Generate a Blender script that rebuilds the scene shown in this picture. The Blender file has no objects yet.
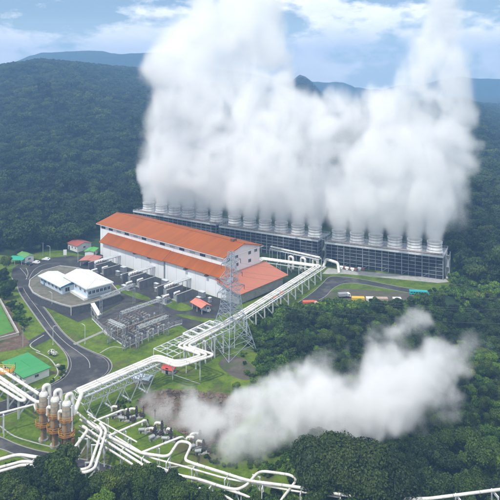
import bpy, bmesh, math, random
import numpy as np
from mathutils import Vector, Matrix
S = bpy.context.scene
COL = S.collection
rnd = random.Random(7)
R = math.radians

# ---------------------------------------------------------------- layout
# survey of the plant: a point on a level plane z seen at photo position px,py
FL, CAMZ, HZN = 600.0, 100.0, 76.0
def G(px, py, z=0.0):
    t = (CAMZ - z) / ((py - HZN) / FL)
    return Vector(((px - 250) / FL * t, t, z))
def AT(px, py, Y):
    return Vector(((px - 250) / FL * Y, Y, CAMZ - (py - HZN) / FL * Y))
def sstep(a, b, x):
    t = min(1, max(0, (x - a) / (b - a))); return t * t * (3 - 2 * t)

# ---------------------------------------------------------------- materials
MATS = {}
def nodes_of(name):
    m = bpy.data.materials.new(name); m.use_nodes = True
    n = m.node_tree; b = n.nodes['Principled BSDF']
    return m, n, b
def L(n, a, b): n.links.new(a, b)
def noise(n, vec, scale, detail=4, rough=.55):
    t = n.nodes.new('ShaderNodeTexNoise'); t.inputs['Scale'].default_value = scale
    t.inputs['Detail'].default_value = detail; t.inputs['Roughness'].default_value = rough
    if vec: L(n, vec, t.inputs['Vector'])
    return t.outputs['Fac']
def math_(n, op, a, b=None, clamp=False):
    t = n.nodes.new('ShaderNodeMath'); t.operation = op; t.use_clamp = clamp
    for i, v in enumerate((a, b)):
        if v is None: continue
        if isinstance(v, (int, float)): t.inputs[i].default_value = v
        else: L(n, v, t.inputs[i])
    return t.outputs[0]
def mixc(n, fac, a, b):
    t = n.nodes.new('ShaderNodeMix'); t.data_type = 'RGBA'
    if isinstance(fac, (int, float)): t.inputs[0].default_value = fac
    else: L(n, fac, t.inputs[0])
    for i, v in ((6, a), (7, b)):
        if isinstance(v, tuple): t.inputs[i].default_value = v + (1,) if len(v) == 3 else v
        else: L(n, v, t.inputs[i])
    return t.outputs[2]
def ramp(n, fac, stops):
    t = n.nodes.new('ShaderNodeValToRGB'); e = t.color_ramp.elements
    while len(e) < len(stops): e.new(.5)
    for k, (p, c) in zip(e, stops): k.position = p; k.color = c + (1,)
    L(n, fac, t.inputs[0]); return t.outputs[0]
def maprange(n, v, a, b, c=0, d=1):
    t = n.nodes.new('ShaderNodeMapRange'); L(n, v, t.inputs[0])
    for i, x in enumerate((a, b, c, d)): t.inputs[i + 1].default_value = x
    return t.outputs[0]
def bump(n, b, h, dist, strength=.6):
    t = n.nodes.new('ShaderNodeBump'); t.inputs['Strength'].default_value = strength; t.inputs['Distance'].default_value = dist
    L(n, h, t.inputs['Height']); L(n, t.outputs[0], b.inputs['Normal'])
def coords(n, which='Object'):
    t = n.nodes.new('ShaderNodeTexCoord'); return t.outputs[which]

def mat(name, col, dirt=None, scale=.6, rough=.6, metal=0.0, amount=.6, spec=.5, streak=False):
    """painted / weathered surface: base colour broken by two scales of grime"""
    if name in MATS: return MATS[name]
    m, n, b = nodes_of(name)
    co = coords(n)
    v = co
    if streak:
        mp = n.nodes.new('ShaderNodeMapping'); mp.inputs['Scale'].default_value = (1, 1, .12); L(n, co, mp.inputs[0]); v = mp.outputs[0]
    a = noise(n, v, scale, 5, .65); c = noise(n, co, scale * 7, 3)
    f = maprange(n, math_(n, 'ADD', math_(n, 'MULTIPLY', a, .7), math_(n, 'MULTIPLY', c, .3)), .42, .68, 0, amount)
    d = dirt or tuple(x * .55 for x in col)
    L(n, mixc(n, f, col, d), b.inputs['Base Color'])
    b.inputs['Roughness'].default_value = rough; b.inputs['Metallic'].default_value = metal
    b.inputs['Specular IOR Level'].default_value = spec
    MATS[name] = m; return m

def lined(name, col, line, axis, pitch, width, dirt, rough=.6, amount=.5, tilt=0.0, scale=.25, bumpy=.02, axis2=None, pitch2=1, width2=.04):
    """sheeted surface with joints every `pitch` metres along one axis"""
    m, n, b = nodes_of(name)
    co = coords(n); sp = n.nodes.new('ShaderNodeSeparateXYZ'); L(n, co, sp.inputs[0])
    def stripe(ax, p, w):
        q = math_(n, 'PINGPONG', sp.outputs['XYZ'.index(ax)], p / 2)
        return math_(n, 'LESS_THAN', q, w / 2)
    s = stripe(axis, pitch, width)
    if axis2: s = math_(n, 'MAXIMUM', s, stripe(axis2, pitch2, width2))
    mp = n.nodes.new('ShaderNodeMapping'); mp.inputs['Scale'].default_value = (1, .25 if axis == 'X' else 1, .2); L(n, co, mp.inputs[0])
    a = noise(n, mp.outputs[0], scale, 6, .7); c = noise(n, co, scale * .3, 3)
    fl = math_(n, 'FLOOR', math_(n, 'DIVIDE', sp.outputs['XYZ'.index(axis)], pitch))
    wn = n.nodes.new('ShaderNodeTexWhiteNoise'); wn.noise_dimensions = '1D'; L(n, fl, wn.inputs['W'])
    f = math_(n, 'ADD', math_(n, 'MULTIPLY', a, .6), math_(n, 'ADD', math_(n, 'MULTIPLY', c, .3), math_(n, 'MULTIPLY', wn.outputs[0], .12)))
    f = maprange(n, f, .42, .68, 0, amount)
    base = mixc(n, f, col, dirt)
    b.inputs['Specular IOR Level'].default_value = .22
    L(n, mixc(n, math_(n, 'MULTIPLY', s, .75), base, line), b.inputs['Base Color'])
    b.inputs['Roughness'].default_value = rough
    if bumpy: bump(n, b, math_(n, 'SUBTRACT', 1.0, s), bumpy)
    MATS[name] = m; return m

def ground_mat(name, stops, scale, detail=8, rough=.95, fine=6.0, finebump=.05, patch=None):
    m, n, b = nodes_of(name)
    co = coords(n)
    a = noise(n, co, scale, detail, .68); c = noise(n, co, scale * fine, 5, .7)
    f = math_(n, 'ADD', math_(n, 'MULTIPLY', a, .65), math_(n, 'MULTIPLY', c, .35))
    col = ramp(n, f, stops)
    if patch:
        p = maprange(n, noise(n, co, patch[1], 4, .6), patch[2], patch[2] + .1)
        col = mixc(n, math_(n, 'MULTIPLY', p, patch[3]), col, patch[0])
    L(n, col, b.inputs['Base Color'])
    b.inputs['Roughness'].default_value = rough; b.inputs['Specular IOR Level'].default_value = .25
    bump(n, b, c, finebump, .7)
    MATS[name] = m; return m

def leaf_mat(name, dark, mid, light, yellow, patch=.02):
    m, n, b = nodes_of(name)
    at = n.nodes.new('ShaderNodeAttribute'); at.attribute_name = 'tint'
    oi = n.nodes.new('ShaderNodeObjectInfo')
    t = math_(n, 'ADD', math_(n, 'MULTIPLY', at.outputs['Fac'], .50), math_(n, 'MULTIPLY', math_(n, 'POWER', oi.outputs['Random'], 1.3), .50))
    pn = maprange(n, noise(n, oi.outputs['Location'], patch, 3, .6), .35, .65, -.22, .2)
    t = math_(n, 'ADD', t, pn)
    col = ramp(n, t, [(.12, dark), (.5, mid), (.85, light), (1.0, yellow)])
    L(n, col, b.inputs['Base Color'])
    b.inputs['Roughness'].default_value = .55; b.inputs['Specular IOR Level'].default_value = .3
    tr = n.nodes.new('ShaderNodeBsdfTranslucent'); L(n, col, tr.inputs[0])
    mx = n.nodes.new('ShaderNodeMixShader'); mx.inputs[0].default_value = .25
    L(n, b.outputs[0], mx.inputs[1]); L(n, tr.outputs[0], mx.inputs[2])
    L(n, mx.outputs[0], n.nodes['Material Output'].inputs['Surface'])
    MATS[name] = m; return m

ORANGE = lined('orange_roof_sheet', (.375, .094, .004), (.19, .042, .004), 'X', .9, .12, (.22, .060, .012), .55, .75, scale=.22, bumpy=.05)
SALMON = lined('faded_red_roof_sheet', (.50, .175, .105), (.33, .10, .06), 'Y', 1.0, .12, (.40, .16, .11), .6, .8, bumpy=.05)
WALLW = lined('white_cladding', (.83, .84, .85), (.40, .42, .45), 'X', 6.6, .16, (.66, .67, .68), .6, .5)
WALLE = lined('white_gable_render', (.83, .83, .84), (.6, .61, .63), 'Y', 5.2, .08, (.62, .64, .66), .7, .5)
WHITE = mat('white_paint', (.80, .81, .80), (.55, .55, .53), .35, .45, amount=.55)
PIPE = mat('white_pipe_cladding', (.80, .79, .74), (.40, .38, .33), .45, .5, amount=.85)
PIPED = mat('stained_pipe_cladding', (.70, .70, .67), (.40, .38, .34), .5, .45, amount=.7)
STEEL = mat('galvanised_steel', (.30, .32, .35), (.15, .165, .185), 1.0, .5, .3)
STEELW = mat('pale_painted_steel', (.62, .65, .66), (.40, .42, .43), .8, .5)
PYL = mat('blue_grey_lattice_steel', (.36, .41, .48), (.26, .30, .36), .6, .5, .25)
CTF = mat('weathered_tower_frame', (.29, .31, .34), (.10, .11, .13), .5, .8, amount=.9)
LOUV = mat('dark_louvres', (.022, .03, .052), (.012, .016, .028), .8, .6)
CTW = mat('grey_tower_end_sheeting', (.40, .42, .44), (.17, .18, .20), .35, .8, amount=1.0, streak=True)
STACK = mat('white_fan_stack_fibreglass', (.82, .82, .80), (.46, .46, .46), .5, .6, amount=.8, streak=True)
DARK = mat('dark_opening', (.018, .02, .025), None, 1, .4)
CONC = mat('concrete', (.40, .40, .38), (.24, .24, .22), .5, .9, amount=.9)
CONCD = mat('dark_firewall_concrete', (.17, .175, .185), (.09, .09, .10), .5, .9, amount=.9, streak=True)
STONE = ground_mat('dark_retaining_stone', [(.3, (.035, .037, .045)), (.55, (.075, .078, .088)), (.75, (.12, .12, .125))], 1.2, finebump=.15)
TRANSF = mat('grey_transformer_paint', (.36, .38, .40), (.22, .23, .25), .8, .45)
PORC = mat('brown_porcelain', (.16, .08, .055), (.09, .05, .04), 2, .3)
PALEP = mat('pale_porcelain', (.36, .34, .31), (.20, .17, .15), 2, .4)
ORP = mat('orange_platform_paint', (.50, .23, .03), (.22, .10, .035), .9, .5, amount=.9)
YEL = mat('yellow_paint', (.72, .47, .035), (.5, .3, .05), .8, .5)
ALU = mat('vessel_aluminium_cladding', (.52, .45, .35), (.25, .165, .085), .55, .45, .3, amount=1.0, streak=True)
RUST = mat('rusty_steel', (.19, .08, .04), (.075, .045, .035), 1.5, .8, amount=1)
GUN = mat('dark_valve_steel', (.075, .075, .08), (.15, .085, .05), 1.6, .5, .4, amount=.8)
GRNR = lined('green_roof_sheet', (.045, .28, .085), (.03, .19, .06), 'X', .9, .1, (.08, .31, .12), .55, .7, bumpy=.04)
GRN2 = mat('green_hut_roof', (.10, .27, .06), (.2, .34, .12), .6, .7)
TEAL = mat('teal_canopy', (.025, .36, .22), (.03, .26, .17), .5, .5)
WROOF = lined('white_roof_sheet', (.80, .82, .83), (.6, .62, .64), 'Y', 1.0, .08, (.68, .70, .71), .5, .6, bumpy=.03)
BLUE = mat('blue_fascia', (.035, .17, .34), None, 1, .5)
PBLUE = mat('pale_blue_wall', (.55, .65, .74), (.42, .50, .58), .5, .7)
GLASS, _n, _b = nodes_of('window_glass'); _b.inputs['Base Color'].default_value = (.03, .05, .085, 1); _b.inputs['Roughness'].default_value = .12
CARW = mat('white_car_paint', (.80, .80, .80), (.72, .72, .72), 1, .2)
CARD = mat('dark_car_paint', (.03, .035, .045), None, 1, .2)
CARR = mat('red_machine_paint', (.52, .085, .04), (.33, .06, .03), 1, .4)
TEALV = mat('turquoise_body_paint', (.02, .42, .42), (.03, .32, .33), .8, .35)
TYRE = mat('tyre_rubber', (.02, .02, .02), None, 3, .9)
REDR = mat('dull_red_roof', (.34, .085, .06), (.25, .08, .06), .8, .7)
BARK = mat('bark', (.10, .075, .05), (.05, .04, .03), 2, .9)
WIRE = mat('cable', (.10, .11, .12), None, 1, .5)
BEIGE = mat('beige_wall_render', (.46, .41, .31), (.30, .27, .21), .5, .9)
COURT = ground_mat('green_court_surface', [(.3, (.05, .15, .025)), (.5, (.075, .21, .035)), (.7, (.12, .25, .05))], .25)
ASPH = ground_mat('asphalt', [(.30, (.028, .028, .031)), (.5, (.050, .050, .054)), (.7, (.092, .091, .093))], .16, finebump=.03, patch=((.13, .125, .118), .09, .54, .75))
ASPH2 = ground_mat('yard_asphalt', [(.30, (.024, .024, .027)), (.5, (.046, .045, .048)), (.7, (.09, .087, .085))], .2, finebump=.03, patch=((.085, .095, .045), .13, .56, .7))
GRAV = ground_mat('dark_gravel', [(.30, (.035, .034, .038)), (.5, (.068, .066, .068)), (.72, (.13, .125, .12))], .5, finebump=.06, fine=9)
LAWN = ground_mat('mown_grass', [(.32, (0.0260, 0.0500, 0.0060)), (.44, (.060, .108, .008)), (.56, (.118, .178, .013)), (.70, (.185, .205, .028))], .16, finebump=.16, fine=7, patch=((0.0950, 0.0750, 0.0420), .085, .545, .75))
DIRT = ground_mat('brown_soil', [(.30, (.055, .035, .024)), (.5, (.13, .085, .058)), (.7, (.23, .18, .14))], .35, finebump=.2, patch=((.045, .075, .02), .13, .50, .85))
DIRT2 = ground_mat('grey_brown_yard_soil', [(.30, (.06, .055, .045)), (.5, (.10, .09, .07)), (.7, (.16, .135, .10))], .15, finebump=.1, patch=((.055, .085, .022), .09, .50, .8))
FLOOR = ground_mat('forest_floor', [(.30, (.010, .022, .008)), (.5, (.022, .045, .013)), (.7, (.04, .075, .02))], .05, finebump=.6, fine=6)
ROCK = mat('brown_rock', (.17, .125, .095), (.085, .06, .045), 1.0, .95, amount=1)
LINE = mat('road_paint', (.36, .35, .31), (.25, .25, .24), .5, .8, amount=.9)
KERB = mat('kerb_concrete', (.28, .275, .25), (.20, .20, .17), .5, .9, amount=.9)
LEAF_N = leaf_mat('broad_leaves', (0.015, 0.038, 0.006), (0.055, 0.101, 0.010), (0.131, 0.189, 0.019), (0.231, 0.239, 0.033))
LEAF_D = leaf_mat('dark_feathery_leaves', (0.011, 0.026, 0.006), (0.029, 0.058, 0.011), (0.065, 0.106, 0.018), (0.107, 0.139, 0.023))
LEAF_O = leaf_mat('olive_fine_leaves', (.012, .026, .007), (.034, .060, .013), (.066, .100, .020), (.095, .120, .028))
LEAF_F = leaf_mat('hill_forest_leaves', (0.0107, 0.0266, 0.0088), (0.0361, 0.0722, 0.0154), (0.0869, 0.1368, 0.0231), (0.1681, 0.1862, 0.0407))
LEAF_S = leaf_mat('scrub_leaves', (0.0221, 0.0578, 0.0060), (0.0690, 0.1512, 0.0110), (0.1619, 0.2720, 0.0190), (0.2622, 0.3150, 0.0350))
FLOWER = mat('white_blossom', (.78, .78, .74), (.5, .55, .4), 2, .8)

# ---------------------------------------------------------------- mesh helpers
class MB:
    def __init__(s): s.v = []; s.f = []; s.m = []; s.cur = 0
    def add(s, vs, fs):
        o = len(s.v); s.v += [tuple(x) for x in vs]; s.f += [tuple(i + o for i in f) for f in fs]; s.m += [s.cur] * len(fs); return s
    def box(s, c, d, rz=0.0):
        c = Vector(c); h = Vector(d) * .5; M = Matrix.Rotation(rz, 3, 'Z')
        vs = [c + M @ Vector((x * h.x, y * h.y, z * h.z)) for z in (-1, 1) for y in (-1, 1) for x in (-1, 1)]
        return s.add(vs, [(0, 2, 3, 1), (4, 5, 7, 6), (0, 1, 5, 4), (2, 6, 7, 3), (0, 4, 6, 2), (1, 3, 7, 5)])
    def bb(s, x0, x1, y0, y1, z0, z1): return s.box(((x0 + x1) / 2, (y0 + y1) / 2, (z0 + z1) / 2), (x1 - x0, y1 - y0, z1 - z0))
    def bar(s, p, q, w, h=None):
        p = Vector(p); q = Vector(q); d = (q - p)
        if d.length < 1e-6: return s
        d.normalize(); h = h or w
        a = d.cross(Vector((0, 0, 1)))
        if a.length < 1e-3: a = Vector((1, 0, 0))
        a.normalize(); b = a.cross(d)
        vs = [e + a * (x * w / 2) + b * (y * h / 2) for e in (p, q) for x, y in ((-1, -1), (1, -1), (1, 1), (-1, 1))]
        return s.add(vs, [(0, 1, 2, 3), (7, 6, 5, 4), (0, 4, 5, 1), (1, 5, 6, 2), (2, 6, 7, 3), (3, 7, 4, 0)])
    def tube(s, pts, r, n=10, cap=True):
        pts = [Vector(p) for p in pts]; k = len(pts); vs = []; fs = []
        t0 = (pts[1] - pts[0]).normalized()
        a = t0.cross(Vector((0, 0, 1)))
        if a.length < 1e-3: a = Vector((1, 0, 0))
        a.normalize()
        for i, p in enumerate(pts):
            t = (pts[min(i + 1, k - 1)] - pts[max(i - 1, 0)]).normalized()
            a = (a - t * a.dot(t)); a.normalize(); b = t.cross(a)
            rr = r[i] if isinstance(r, (list, tuple)) else r
            vs += [p + (a * math.cos(j * 2 * math.pi / n) + b * math.sin(j * 2 * math.pi / n)) * rr for j in range(n)]
        for i in range(k - 1):
            for j in range(n):
                j2 = (j + 1) % n; fs.append((i * n + j, i * n + j2, (i + 1) * n + j2, (i + 1) * n + j))
        if cap: fs += [tuple(reversed(range(n))), tuple(range((k - 1) * n, k * n))]
        return s.add(vs, fs)
    def cyl(s, p, q, r, r2=None, n=16):
        r2 = r if r2 is None else r2
        return s.tube([p, q], [r, r2], n)
    def lathe(s, c, prof, n=24, cap=False):
        c = Vector(c); vs = []; fs = []
        for r, z in prof: vs += [c + Vector((r * math.cos(j * 2 * math.pi / n), r * math.sin(j * 2 * math.pi / n), z)) for j in range(n)]
        for i in range(len(prof) - 1):
            for j in range(n):
                j2 = (j + 1) % n; fs.append((i * n + j, i * n + j2, (i + 1) * n + j2, (i + 1) * n + j))
        if cap: fs += [tuple(reversed(range(n))), tuple(range((len(prof) - 1) * n, len(prof) * n))]
        return s.add(vs, fs)
    def poly(s, vs): return s.add(vs, [tuple(range(len(vs)))])
    def slab(s, top, t):
        """closed slab under a planar polygon of 3D points"""
        n = len(top); vs = [Vector(p) for p in top] + [Vector(p) - Vector((0, 0, t)) for p in top]
        return s.add(vs, [tuple(range(n)), tuple(reversed(range(n, 2 * n)))] + [(i, i + n, (i + 1) % n + n, (i + 1) % n) for i in range(n)])
    def lattice(s, p, q, w, d, seg, bw):
        """box-section lattice beam or mast between p and q"""
        p = Vector(p); q = Vector(q); t = (q - p).normalized()
        a = t.cross(Vector((0, 0, 1)))
        if a.length < 1e-3: a = Vector((1, 0, 0))
        a.normalize(); b = a.cross(t).normalized()
        cor = [a * (x * w / 2) + b * (y * d / 2) for x, y in ((-1, -1), (1, -1), (1, 1), (-1, 1))]
        for c in cor: s.bar(p + c, q + c, bw)
        for i in range(seg):
            e = p + (q - p) * (i / seg); g = p + (q - p) * ((i + 1) / seg)
            for k in range(4):
                c0, c1 = cor[k], cor[(k + 1) % 4]
                s.bar(e + c0, g + c1, bw * .6) if (i + k) % 2 else s.bar(e + c1, g + c0, bw * .6)
        return s
    def build(s, name, m, parent=None, smooth=False, world=False, loc=None):
        me = bpy.data.meshes.new(name)
        vs = s.v
        if world and parent is not None:
            o = parent.location; vs = [(x - o.x, y - o.y, z - o.z) for x, y, z in vs]
        me.from_pydata(vs, [], s.f)
        ms = m if isinstance(m, (list, tuple)) else [m]
        for k in ms: me.materials.append(k)
        if len(ms) > 1: me.polygons.foreach_set('material_index', s.m)
        if smooth:
            me.polygons.foreach_set('use_smooth', [True] * len(me.polygons))
            me.set_sharp_from_angle(angle=R(40))
        bm = bmesh.new(); bm.from_mesh(me); bmesh.ops.recalc_face_normals(bm, faces=bm.faces[:]); bm.to_mesh(me); bm.free()
        ob = bpy.data.objects.new(name, me); COL.objects.link(ob)
        if parent is not None: ob.parent = parent
        if loc is not None: ob.location = loc
        return ob

def tag(o, label=None, cat=None, group=None, kind=None):
    for k, v in (('label', label), ('category', cat), ('group', group), ('kind', kind)):
        if v: o[k] = v
    return o
def thing(name, label, cat, loc=(0, 0, 0), rz=0.0, group=None):
    o = bpy.data.objects.new(name, None); COL.objects.link(o); o.empty_display_size = .5
    o.location = loc; o.rotation_euler = (0, 0, rz); return tag(o, label, cat, group)
KIDS = {}
def copy_tree(o, loc=None, rz=None, label=None, scale=None, parent=None, group=None):
    c = o.copy(); COL.objects.link(c); c.parent = parent
    if loc is not None: c.location = loc
    if rz is not None: c.rotation_euler = (0, 0, rz)
    if scale is not None: c.scale = (scale,) * 3 if isinstance(scale, (int, float)) else scale
    if label: c['label'] = label
    if group: c['group'] = group
    if o.name not in KIDS: KIDS[o.name] = list(o.children)
    for ch in KIDS[o.name]: copy_tree(ch, parent=c)
    return c
def fillet(pts, rad=2.0, k=6):
    pts = [Vector(p) for p in pts]; out = [pts[0]]
    for i in range(1, len(pts) - 1):
        a, p, b = pts[i - 1], pts[i], pts[i + 1]
        r = min(rad, (a - p).length * .48, (b - p).length * .48)
        s = p + (a - p).normalized() * r; e = p + (b - p).normalized() * r
        for j in range(k + 1):
            t = j / k; out.append(s * (1 - t) ** 2 + p * 2 * t * (1 - t) + e * t * t)
    return out + [pts[-1]]
def offset(pts, d):
    pts = [Vector(p) for p in pts]; out = []
    for i, p in enumerate(pts):
        ns = []
        for a, b in ((i - 1, i), (i, i + 1)):
            if a < 0 or b >= len(pts): continue
            t = pts[b] - pts[a]; t.z = 0
            if t.length < 1e-6: continue
            t.normalize(); ns.append(Vector((t.y, -t.x, 0)))
        if not ns: out.append(p); continue
        m = sum(ns, Vector()); m.normalize()
        out.append(p + m * (d / max(.35, m.dot(ns[0]))))
    return out
def smooth_outline(pts, k=4):
    n = len(pts); out = []
    for i in range(n):
        p0, p1, p2, p3 = (Vector(pts[(i + j) % n]) for j in (-1, 0, 1, 2))
        for j in range(k):
            t = j / k
            out.append(.5 * ((2 * p1) + (p2 - p0) * t + (2 * p0 - 5 * p1 + 4 * p2 - p3) * t * t + (3 * p1 - p0 - 3 * p2 + p3) * t ** 3))
    return out
def sheet(name, pts, z, m, sm=0, kind='structure'):
    p = [Vector((a[0], a[1], z)) for a in pts]
    if sm: p = smooth_outline(p, sm)
    o = MB().poly(p).build(name, m); bm = bmesh.new(); bm.from_mesh(o.data)
    for f in bm.faces:
        if f.normal.z < 0: f.normal_flip()
    bmesh.ops.triangulate(bm, faces=bm.faces[:]); bm.to_mesh(o.data); bm.free()
    return tag(o, kind=kind)
def strip(mb, pts, w, z0, z1):
    pts = [Vector((p[0], p[1], 0)) for p in pts]; a = offset(pts, -w / 2); b = offset(pts, w / 2)
    for i in range(len(pts) - 1):
        q = [a[i], b[i], b[i + 1], a[i + 1]]
        mb.slab([(v.x, v.y, z1) for v in q], z1 - z0)
    return mb
def spline(pts, k=5):
    pts = [Vector(p) for p in pts]; n = len(pts); out = []
    for i in range(n - 1):
        p0, p1, p2, p3 = pts[max(i - 1, 0)], pts[i], pts[i + 1], pts[min(i + 2, n - 1)]
        for j in range(k):
            t = j / k
            out.append(.5 * ((2 * p1) + (p2 - p0) * t + (2 * p0 - 5 * p1 + 4 * p2 - p3) * t * t + (3 * p1 - p0 - 3 * p2 + p3) * t ** 3))
    return out + [pts[-1]]
def PX(lst, z=0.0): return [G(x, y, z) for x, y in lst]


# ---------------------------------------------------------------- terrain
_T = np.random.default_rng(3).random((128, 128)).astype(np.float32)
def vn2(x, y):
    x = np.asarray(x, float) + 5000.3; y = np.asarray(y, float) + 5000.7
    i = np.floor(x).astype(int); j = np.floor(y).astype(int); f = x - i; g = y - j
    f = f * f * (3 - 2 * f); g = g * g * (3 - 2 * g)
    a = _T[i % 128, j % 128]; b = _T[(i + 1) % 128, j % 128]; c = _T[i % 128, (j + 1) % 128]; d = _T[(i + 1) % 128, (j + 1) % 128]
    return (a * (1 - f) + b * f) * (1 - g) + (c * (1 - f) + d * f) * g
def fbm2(x, y, o=4):
    s = 0; a = .5; t = 0
    for k in range(o): s = s + a * vn2(x * 2 ** k + 17 * k, y * 2 ** k - 9 * k); t += a; a *= .5
    return s / t
AZ = [-.9, -.667, -.417, -.35, -.29, -.233, -.167, -.05, .04, .064, .073, .083, .092, .103, .116, .14, .25, .358, .417, .58, .9]
SKY = [60, 66, 66, 59.5, 63, 66.5, 69.5, 84, 97, 86, 77, 72.5, 74, 79, 88, 104, 108, 100, 127, 140, 140]     # height of the wooded skyline
YR = [1000, 1050, 1150, 1200, 1200, 1300, 1450, 1500, 1800, 2100, 2100, 2100, 2100, 2100, 2100, 1700, 1300, 1150, 950, 900, 900]
Y0 = [330, 340, 355, 370, 385, 400, 425, 435, 420, 410, 408, 406, 404, 402, 400, 390, 360, 335, 325, 320, 320]
def zg(x, y):
    x = np.asarray(x, float); y = np.asarray(y, float)
    az = x / np.maximum(y, 60)
    yr = np.interp(az, AZ, YR); sk = np.interp(az, AZ, SKY); y0 = np.interp(az, AZ, Y0)
    zr = 100 + (76 - sk) / 600 * yr - 8
    t = np.clip((y - y0) / (yr - y0), 0, 1)
    up = zr * (t ** 1.25 * .55 + t * t * (3 - 2 * t) * .45)
    n = (fbm2(x / 150, y / 150) - .5) * 42 * np.clip(t * 3, 0, 1) * np.clip((1 - t) * 4, 0.03, 1)
    back = np.clip((y - yr) / 900, 0, 1); back = back * back * (3 - 2 * back)
    h = up + n; h = h * (1 - back) + 10 * back
    # a far mountain to the left and lower far ridges
    mt = 300 * np.exp(-((x + 680) / 430) ** 2 - ((y - 2650) / 330) ** 2); h = h + (205 - np.log1p(np.exp(np.clip((205 - mt) / 14, -40, 40))) * 14) * (.94 + .2 * (fbm2(x / 160, y / 160) - .5)) * (mt > .5)
    h = h + 105 * np.exp(-((y - 2850 - 250 * np.sin(x / 500)) / 300) ** 2) * np.clip(fbm2(x / 400 + 3, y / 800, 5) * 1.7 - .25, 0, 1.3) * np.clip((x + 500) / 500, 0, 1)
    # wooded gully falling away right of the pipes
    sd = np.minimum(x - 12, 250 + .28 * x - y)
    v = np.clip(sd / 32, 0, 1); v = v * v * (3 - 2 * v)
    h = h - v * (7.5 + 4 * (fbm2(x / 40, y / 40) - .5))
    return h
def zgf(x, y): return float(zg(x, y))
xs = np.concatenate([np.linspace(-3900, -700, 50)[:-1], np.linspace(-700, -150, 70)[:-1], np.linspace(-150, 200, 90)[:-1], np.linspace(200, 800, 70)[:-1], np.linspace(800, 3900, 46)])
ys = np.concatenate([np.linspace(-30, 100, 12)[:-1], np.linspace(100, 440, 90)[:-1], np.linspace(440, 1600, 130)[:-1], np.linspace(1600, 3400, 90)])
XX, YY = np.meshgrid(xs, ys); ZZ = zg(XX, YY)
ZZ = ZZ + np.where(ZZ > 20, (fbm2(XX / 30, YY / 30, 3) - .5) * 6, 0) * (YY > 600)
nx, ny = len(xs), len(ys)
me = bpy.data.meshes.new('ground'); idx = np.arange(nx * ny).reshape(ny, nx)
fc = np.stack([idx[:-1, :-1], idx[:-1, 1:], idx[1:, 1:], idx[1:, :-1]], -1).reshape(-1, 4)
me.from_pydata(np.stack([XX, YY, ZZ], -1).reshape(-1, 3).tolist(), [], fc.tolist())
me.materials.append(FLOOR); me.polygons.foreach_set('use_smooth', [True] * len(me.polygons))
gr = bpy.data.objects.new('ground', me); COL.objects.link(gr); tag(gr, kind='structure')

# ---------------------------------------------------------------- building frame of the power house
BA = Vector((-80.3, 327.9, 0)); BANG = R(-40.96)
BU = Vector((math.cos(BANG), math.sin(BANG), 0)); BV = Vector((-BU.y, BU.x, 0))
def BW(u, v, z=0): return BA + BU * u + BV * v + Vector((0, 0, z))

# ---------------------------------------------------------------- ground sheets (each a few mm over the one below)
sheet('lawn', PX([(-60, 250), (10, 256), (60, 250), (96, 258)]) + [BW(0, 0), BW(100, 0), BW(104, 36)] +
      PX([(318, 262), (325, 266), (448, 277), (463, 283), (455, 291), (400, 301), (330, 305), (290, 311), (262, 313), (250, 340), (268, 372), (262, 400), (262, 425), (290, 452), (300, 500), (240, 560), (-40, 560)]), .004, LAWN)
sheet('sports_lawn', PX([(-30, 296), (0, 297), (24, 335), (30, 345), (0, 352), (-40, 352)]), .010, DIRT, 3)
sheet('sports_court', PX([(-40, 296), (0, 304), (14, 331), (-2, 336), (-40, 344)]), .014, COURT)
sheet('bare_soil', PX([(136, 401), (148, 393), (163, 390), (180, 391), (196, 394), (215, 392), (236, 396), (250, 405), (246, 418), (232, 430), (222, 442), (207, 446), (190, 438), (172, 428), (154, 418), (141, 409)]), .010, DIRT, 3)
sheet('pylon_soil', PX([(218, 364), (230, 356), (246, 360), (256, 372), (248, 380), (232, 376)]), .010, DIRT2, 3)
yard = PX([(11, 276), (13, 268), (24, 261.5), (50, 258), (72, 255.5), (96, 257)]) + [BW(0, -.3), BW(99, -.3), BW(101, -4)] + \
       PX([(238, 309), (222, 314), (213, 321), (206, 328), (196, 334), (178, 324), (166, 317), (164, 308), (140, 302), (122, 303), (104, 312), (78, 322), (56, 312), (38, 298), (29, 290), (20, 287)])
sheet('yard', yard, .012, ASPH2)
sheet('grass_verge', PX([(160, 299), (168, 297.5), (185, 304), (193, 309), (180, 311), (166, 306)]), .020, LAWN, 3)
sheet('grass_verge', PX([(176, 315), (186, 314.5), (204, 318), (217, 319), (212, 323), (198, 321)]), .020, LAWN, 3)
sheet('grass_verge', PX([(118, 285), (135, 292), (150, 298), (146, 301), (130, 296), (116, 289)]), .020, LAWN, 3)
sheet('switchyard_gravel', PX([(92, 319), (124, 302.5), (162, 307), (182, 324), (126, 347), (108, 335)]), .016, GRAV)
roadL = PX([(12, 278), (17, 288), (21, 296), (32, 312), (45, 330), (55, 342), (64, 352), (68, 361), (67, 370), (60, 379), (45, 387), (20, 396), (-20, 408)])
roadR = PX([(33, 280), (29, 285), (32, 292), (48, 312), (62, 331), (77, 344), (93, 352), (107, 358), (112, 366), (107, 375), (88, 386), (60, 396), (30, 407), (-20, 424)])
rl, rr = spline(roadL), spline(roadR)
sheet('road', rl + rr[::-1], .020, ASPH)
sheet('road', PX([(28, 341), (46, 331), (52, 338), (34, 347)]), .016, ASPH)
lowA = spline(PX([(-20, 432), (0, 437), (16, 444), (35, 450), (55, 454), (80, 459), (110, 466), (150, 480), (200, 500)]))
lowB = spline(PX([(-20, 446), (0, 449), (16, 455), (35, 462), (55, 466), (80, 471), (110, 480), (150, 496), (200, 520)]))
sheet('road', lowA + lowB[::-1], .016, ASPH)
yr_a = spline(PX([(282, 314), (296, 304), (312, 293), (322, 284), (330, 277), (345, 277), (365, 280), (395, 286), (425, 291)]))
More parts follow.
